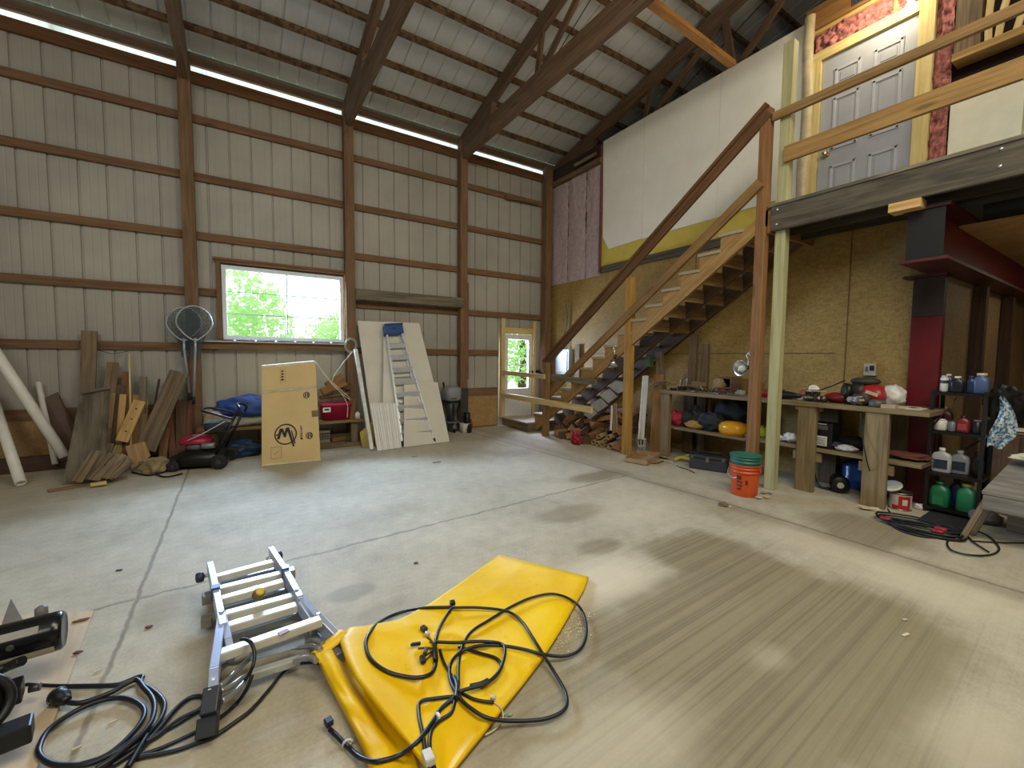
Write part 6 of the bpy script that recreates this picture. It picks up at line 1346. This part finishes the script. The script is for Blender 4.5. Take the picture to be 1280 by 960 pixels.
    for p in (Lp[1], Rp[1]): MB().beam(p+V((0, -.02, .012)), p+V((0, .02, .012)), .034, .06, (0, 0, 1)).build('rail_clip', plain('#33487e', .4), o)
    for p in (Lf[0]+V((0, .02, .033)), Rf[0]+V((0, .02, .033)), Lf[2]+V((0, .03, .034)), Rf[1]+V((0, 0, .034))): MB().lathe([(.011, 0), (.008, .005)], p, (0, 0, 1), 10).build('rivet', CHROME, o)
    # red and yellow stickers
    p = onZ(*g(530, 445), zt+.006); MB().beam(p-V((.018, .006, 0)), p+V((.018, .006, 0)), .025, .002, (0, 0, 1)).build('sticker', plain('#7e3f3a', .5), o)
ladder()
p = onZ(323, 746, .20); o = thing('tape_roll', 'small yellow and brown roll sitting on a rung of the folded aluminium ladder', 'roll', p)
MB().lathe([(.010, -.018), (.020, -.018), (.024, -.01), (.024, .016), (.010, .016)], p+V((0, 0, .012)), (.3, -.5, .8), 18).build('core', plain('#6b5b23', .5), o)
MB().lathe([(.010, .017), (.021, .017), (.017, .027), (.008, .029)], p+V((0, 0, .012)), (.3, -.5, .8), 18).build('yellow_side', plain('#dcc046', .45), o)
# ------------------------------------------------------------------ yellow tarp
def ymat():
    m = N('yellow_vinyl'); co = m.coord('Object', (1/S,)*3)
    n1 = m.noise(co, 3.2, 5, .6); n2 = m.noise(co, 13, 4, .7)
    c = m.ramp(n1, [(.3, lin('#e3b200')), (.55, lin('#f2c602')), (.75, lin('#f5cd14'))])
    c = m.mix(m.math('MULTIPLY', m.ramp(n2, [(.60, (0, 0, 0)), (.78, (1, 1, 1))]), .42), c, lin('#8a6a10'))
    c = m.mix(m.math('MULTIPLY', m.ramp(m.noise(co, 2.1, 5), [(.55, (0, 0, 0)), (.8, (1, 1, 1))]), .4), c, lin('#e0c476'))
    m.bump(m.noise(co, 9, 5, .6), .25, .015); return m.fin(c, .5, spec=.35)
YM = ymat()
tp = thing('yellow_tarp', 'bright yellow vinyl tarp folded on the concrete floor under the black wiring', 'tarp', onZ(570, 830, 0))
tf = .2969
def path(pts):
    pts = [V((p[0], p[1], 0)) for p in pts]; d = [0]
    for a, b in zip(pts, pts[1:]): d.append(d[-1]+(b-a).length)
    def f(t):
        s = t*d[-1]
        for i in range(len(pts)-1):
            if s <= d[i+1]+1e-9: return pts[i].lerp(pts[i+1], (s-d[i])/(d[i+1]-d[i]))
        return pts[-1]
    return f
def pathk(pts, ks):
    pts = [V((p[0], p[1], 0)) for p in pts]
    def f(t):
        for i in range(len(ks)-1):
            if t <= ks[i+1]: return pts[i].lerp(pts[i+1], (t-ks[i])/(ks[i+1]-ks[i]))
        return pts[-1]
    return f
Lc = pathk([(822, 46), (670, 155), (530, 252), (400, 320), (270, 345), (190, 352), (150, 392), (175, 470), (220, 560), (330, 700), (440, 830), (560, 990)], [0, .12, .24, .34, .42, .47, .51, .57, .64, .77, .89, 1])
Rc = pathk([(1198, 140), (1180, 190), (1080, 365), (1000, 490), (920, 595), (830, 705), (740, 820), (590, 1000)], [0, .06, .28, .43, .56, .70, .83, 1])
def sst(a, b, x): t = max(0, min(1, (x-a)/(b-a))); return t*t*(3-2*t)
def zmain(u, v):                                    # u across left->right, v along
    puff = .075*sst(.26, .48, v)*(1-sst(.0, .6, u))*(1-.62*sst(.62, 1, v))
    z = .034+puff+.006*s_(u*7+v*5)*sst(0, .2, min(u, 1-u))+.018*mnoise.noise(V((u*3, v*5, 2)))*sst(0, .3, min(u, 1-u))
    z += .018*math.exp(-((u-.42-.3*(v-.5))/.05)**2)*sst(.3, .45, v)*(1-sst(.6, .8, v))
    z += .014*math.exp(-((v-.33-.12*u)/.022)**2)
    edge = min(1, (1-u)/.04); z = .020+(z-.020)*edge
    if v < .05: z = .020+(z-.020)*(v/.05)
    return max(z, .014)
def pmain(u, v):
    p = Lc(v).lerp(Rc(v), u); q = onZ(380+p.x*tf, 680+p.y*tf, zmain(u, v)); 
    # rounded roll-over along the left fold
    if v > .45 and u < .03: q.z -= .012*((.03-u)/.03)**2*sst(.45, .52, v)
    q.z = max(q.z, .012); return q
MB().grid(pmain, 44, 64).build('top_layer', YM, tp, solid=.006)
def pskirt(u, v):                                   # hanging thickness under the right edge and far edge
    p = Rc(v); q = onZ(380+p.x*tf, 680+p.y*tf, .014); return V((q.x, q.y, .016-.015*u))
MB().grid(pskirt, 1, 30, smooth=False).build('edge_fold', plain('#8e6d10', .6), tp)
Lf2 = pathk([(46, 462), (90, 560), (140, 655), (205, 780), (255, 890), (290, 990)], [0, .18, .36, .62, .83, 1])
Rf2 = pathk([(150, 385), (215, 545), (300, 655), (390, 775), (450, 850), (500, 990)], [0, .2, .4, .62, .8, 1])
def pflap(u, v):
    p = Lf2(v).lerp(Rf2(v), u); z = .045+.04*(1-sst(0, .4, v))+.004*s_(min(1, u*1.2)*math.pi)*(1-.4*v)+.010*mnoise.noise(V((u*4, v*6, 7)))
    z -= .05*sst(.45, .85, u); z = .016+(z-.016)*min(1, u/.12+.12*(1-v)+.05) if v > .08 else z
    q = onZ(380+p.x*tf, 680+p.y*tf, max(z, .012)); return q
MB().grid(pflap, 22, 40).build('under_flap', YM, tp, solid=.006)
def pcap(u, v):                                     # rolled top of the fold between flap and main sheet
    a = V((46+110*u, 462-78*u, 0)); b = V((150+50*u, 395-42*u, 0)) 
    p = V((46, 462, 0)).lerp(V((165, 372, 0)), u); th = math.pi*v
    q = onZ(380+p.x*tf, 680+p.y*tf, .085+.02*u); r = .025+.01*u; d = V((-.5, .85, 0))
    return q+d*(-r*c_(th)*.9)+V((0, 0, r*s_(th)*.6-.012))
MB().grid(pcap, 16, 10).build('rolled_fold', YM, tp, solid=.006)
# tie-ear and sawdust beside the tarp
random.seed(3); m = MB()
for i in range(260):
    t = random.random(); x = 1040+140*t+random.gauss(0, 28); y = 420-125*t+random.gauss(0, 28)
    p = onZ(380+x*tf, 680+y*tf, .002); s = random.uniform(.002, .005); m.beam(p, p+V((s*2, random.uniform(-s, s), .001)), s, .002, (0, 0, 1))
tag(m.build('sawdust', plain('#d9c79a', .9)), 'scatter of pale sawdust crumbs beside the right edge of the yellow tarp', 'sawdust', kind='stuff')
# ------------------------------------------------------------------ wiring harness on the tarp
wh = thing('wiring_harness', 'black wiring harness with connectors tangled on top of the yellow tarp', 'wiring', onZ(570, 830, .06))
BV = None
from mathutils.bvhtree import BVHTree
polys, vs = [], []
for fn, nu, nv in ((pmain, 44, 64), (pflap, 22, 40)):
    b = len(vs); vs += [fn(i/nu, j/nv) for i in range(nu+1) for j in range(nv+1)]
    polys += [(b+i*(nv+1)+j, b+(i+1)*(nv+1)+j, b+(i+1)*(nv+1)+j+1, b+i*(nv+1)+j+1) for i in range(nu) for j in range(nv)]
BVT = BVHTree.FromPolygons(vs, polys)
def drape(x, y, lift):
    d = ray(380+x*tf, 680+y*tf).normalized(); h = BVT.ray_cast(CAM, d)
    return (h[0] if h[0] is not None else onZ(380+x*tf, 680+y*tf, .003))+V((0, 0, lift))
def wire(pts, r, mat=CORD, nm='wire', lift=None, k=5):
    lift = r+.004 if lift is None else lift
    P2 = spl([V((p[0], p[1], 0)) for p in pts], k); z = [drape(p.x, p.y, lift).z for p in P2]; n = len(z)
    for _ in range(4): z = [max(z[i], (z[max(i-1, 0)]+z[min(i+1, n-1)])/2) for i in range(n)]
    for _ in range(3): z = [(z[max(i-1, 0)]+2*z[i]+z[min(i+1, n-1)])/4 for i in range(n)]
    P = [onZ(380+p.x*tf, 680+p.y*tf, max(z[i], r+.001)) for i, p in enumerate(P2)]
    MB().tube(P, r, 8).build(nm, mat, wh)
W = .0067
wire([(620, 266), (500, 270), (400, 290), (310, 335), (264, 400), (268, 460), (300, 505), (370, 545), (470, 563), (535, 545), (557, 490), (553, 430), (566, 365), (598, 305), (624, 268)], W+.001, nm='main_loop')
wire([(622, 268), (740, 268), (860, 285), (920, 330), (960, 390), (1010, 470), (1060, 550), (1103, 630), (1098, 695), (1020, 735), (900, 745), (780, 735), (700, 690), (650, 640), (615, 570), (620, 500), (665, 452), (740, 428), (830, 428), (920, 442), (1010, 465), (1100, 472), (1165, 440), (1190, 370), (1175, 290), (1130, 238), (1050, 210), (960, 225), (870, 265), (780, 320), (710, 365), (672, 420), (652, 500), (650, 600)], W, nm='main_loop', lift=.018)
wire([(556, 412), (640, 415), (740, 410), (830, 420), (846, 460), (820, 540), (760, 590), (700, 607), (650, 622)], W, lift=.03)
wire([(650, 432), (740, 460), (810, 482), (830, 520), (790, 570), (740, 598)], W)
wire([(655, 640), (560, 650), (490, 665), (484, 720), (500, 800), (515, 900), (525, 960)], W)
wire([(640, 645), (580, 690), (540, 750), (480, 830), (400, 890), (310, 915), (240, 900), (185, 855), (140, 810), (108, 780)], W+.001, nm='main_loop')
wire([(635, 660), (620, 710), (570, 745), (535, 790), (530, 860), (545, 930), (560, 980)], W)
wire([(572, 445), (590, 500), (630, 570), (652, 620)], .006)
wire([(660, 625), (720, 655), (798, 668)], W-.001)
wire([(800, 668), (828, 690), (838, 730), (810, 775), (762, 805)], .003, plain('#d3c7a0', .5), 'pale_wire')
wire([(630, 560), (645, 600), (640, 650)], W+.003, nm='taped_joint', lift=.02); wire([(552, 415), (550, 450), (553, 490)], W+.002, nm='taped_joint', lift=.02)
wire([(700, 600), (745, 590), (775, 575)], W+.003, nm='taped_joint', lift=.03)
for a, b in (((545, 430), (520, 395)), ((540, 440), (480, 440)), ((540, 450), (510, 470)), ((545, 455), (500, 500)), ((560, 440), (530, 410))):
    wire([a, ((a[0]+b[0])/2+6, (a[1]+b[1])/2-4), b], .0035, plain('#4a4032', .5), 'thin_wire')
def conn(x, y, dx, dy, L, w, mat, z=.02):
    p = drape(x, y, z); q = drape(x+dx, y+dy, z); d = (q-p).normalized(); m = MB(); m.beam(p-d*L/2, p+d*L/2, w, w*.8, (0, 0, 1)); m.build('connector', mat, wh, bevel=.004)
NAVY = plain('#23283a', .4); 
conn(505, 374, 14, 12, .032, .024, NAVY); conn(470, 440, 30, -4, .042, .015, BLACK); conn(500, 505, 6, 20, .034, .022, BLACK); conn(512, 470, -8, 22, .04, .016, DGREY); conn(625, 264, 4, 10, .026, .026, BLACK, .02); conn(104, 778, -10, -16, .03, .026, plain('#20273c', .4), .025)
conn(520, 395, 8, 14, .03, .018, plain('#c6bfae', .4)); conn(565, 748, 14, -6, .012, .022, WHITE); conn(796, 668, 10, 2, .02, .018, plain('#cfc29a', .5)); conn(524, 925, 8, 20, .05, .03, plain('#cfcab8', .5))
p = drape(185, 862, .0); MB().tube([p+V((.016*c_(i*.6), .004*i*.3, .012+.016*s_(i*.6))) for i in range(11)], .004, 6).build('cable_tie', plain('#c9c4b5', .5), wh)
for (x, y) in ((840, 722), (868, 722)): conn(x, y, 10, -3, .02, .01, plain('#8fae95', .5), .004)
# floor specks
for k, (x, y, w) in enumerate(((1132, 794, .022), (1131, 775, .012), (520, 704, .012), (149, 713, .014), (546, 578, .05), (518, 571, .03))):
    p = onZ(x, y, .002); tag(MB().beam(p+V((-w, .004, .003)), p+V((w, -.004, .003)), .012, .004, (0, 0, 1)).build('floor_debris', plain(('#d8ceb4', '#c9bfa6', '#3a342c', '#2e2a26', '#3c3833', '#7a6550')[k], .8)),
        ('pale splinter on the dark swept patch of the floor', 'second tiny pale chip on the dark floor patch', 'small dark speck between ladder and tarp', 'small dark speck left of the floor joint', 'thin dark stick on the floor before the stepladder', 'brown leaf-like scrap on the floor at the foot of the stepladder')[k], 'debris')
# ------------------------------------------------------------------ outdoors seen through the window and door
m = MB(); m.v = [V((-20, 7.2, -.12)), V((24, 7.2, -.12)), V((24, 40, -.12)), V((-20, 40, -.12))]; m.face([0, 1, 2, 3])
g = m.build('lawn', plain('#c3cdb0', .9, var=.3, scale=3)); g['kind'] = 'stuff'; g['label'] = 'sunlit green lawn outside the window and door'; g['category'] = 'grass'
LEAF = N('leaf'); tl = LEAF.n('BsdfTranslucent', {0: lin('#d3efae')}); df = LEAF.n('BsdfDiffuse', {0: lin('#cfe8b4')})
mx = LEAF.n('MixShader', {0: .5, 1: tl.outputs[0], 2: df.outputs[0]}); LEAF.t.links.new(mx.outputs[0], LEAF.out.inputs[0])
def tree(lab, x, y, h, rx, rz, n, seed, z0=1.0):
    random.seed(seed); o = thing('leafy_tree', lab, 'tree', (x, y, -.12), 'trees outside')
    MB().tube([(x, y, -.12), (x+.1, y, h*.3), (x-.1, y, h*.6), (x+.05, y, h*.9)], [.16, .13, .09, .03], 8).build('trunk', plain('#5c4a38', .9), o)
    m = MB()
    for i in range(n):
        while True:
            d = V((random.uniform(-1, 1), random.uniform(-1, 1), random.uniform(-1, 1)))
            if d.length < 1 and mnoise.noise(d*2.5+V((seed, 0, 0))) > -.12: break
        p = V((x+d.x*rx, y+d.y*rx*.8, z0+rz+d.z*rz)); s = random.uniform(.05, .12)
        a = V((random.gauss(0, 1), random.gauss(0, 1), random.gauss(0, 1))).normalized(); b = a.orthogonal().normalized()
        k = len(m.v); m.v += [p+a*s, p+b*s*.6, p-a*s, p-b*s*.6]; m.face((k, k+1, k+2, k+3))
    m.build('foliage', LEAF.m, o)
tree('bright green leafy tree seen through the left half of the window', -.85, 12.2, 4.4, 2.2, 2.2, 6500, 1, -.6)
tree('lower bright green tree seen through the right half of the window', 3.1, 14.2, 3.4, 1.7, 1.5, 3800, 2, -.3)
tree('leafy tree seen through the upper glass of the back door', 8.35, 12.4, 4.2, 1.9, 1.9, 4200, 3, .35)
tree('leafy tree farther left outside the window', -4.6, 19, 5, 2.4, 2.2, 2000, 4, .2)
# ------------------------------------------------------------------ light
w = bpy.data.worlds.new('World'); bpy.context.scene.world = w; w.use_nodes = True
w.node_tree.nodes['Background'].inputs[0].default_value = (.86, .94, 1.0, 1); w.node_tree.nodes['Background'].inputs[1].default_value = SKY
def area(name, loc, tgt, sx, sy, power, col, spread=180):
    l = bpy.data.lights.new(name, 'AREA'); l.shape = 'RECTANGLE'; l.size = sx*S; l.size_y = sy*S; l.energy = power*S*S; l.color = col; l.spread = math.radians(spread)
    o = bpy.data.objects.new(name, l); COL.objects.link(o); o.location = V(loc); o.rotation_euler = (V(tgt)-V(loc)).to_track_quat('-Z', 'Y').to_euler(); return o
def point(name, loc, r, power, col):
    l = bpy.data.lights.new(name, 'POINT'); l.shadow_soft_size = r*S; l.energy = power*S*S; l.color = col
    o = bpy.data.objects.new(name, l); COL.objects.link(o); o.location = V(loc); return o
lights()
# ------------------------------------------------------------------ camera and final scale
cd = bpy.data.cameras.new('camera'); cd.sensor_width = 36; cd.lens = 36*F/1280; cd.clip_start = .02; cd.clip_end = 200
co = bpy.data.objects.new('camera', cd); COL.objects.link(co)
co.rotation_euler = Matrix((rt, up, -fw)).transposed().to_euler(); co.location = CAM
bpy.context.scene.camera = co
done = set()
for ob in COL.objects:
    ob.location = ob.location*S
    if ob.type == 'MESH' and ob.data.name not in done:
        done.add(ob.data.name); ob.data.transform(Matrix.Scale(S, 4))
vs_ = bpy.context.scene.view_settings
vs_.view_transform = 'Standard'; vs_.look = 'None'; vs_.exposure = EXPO; vs_.gamma = 1.0
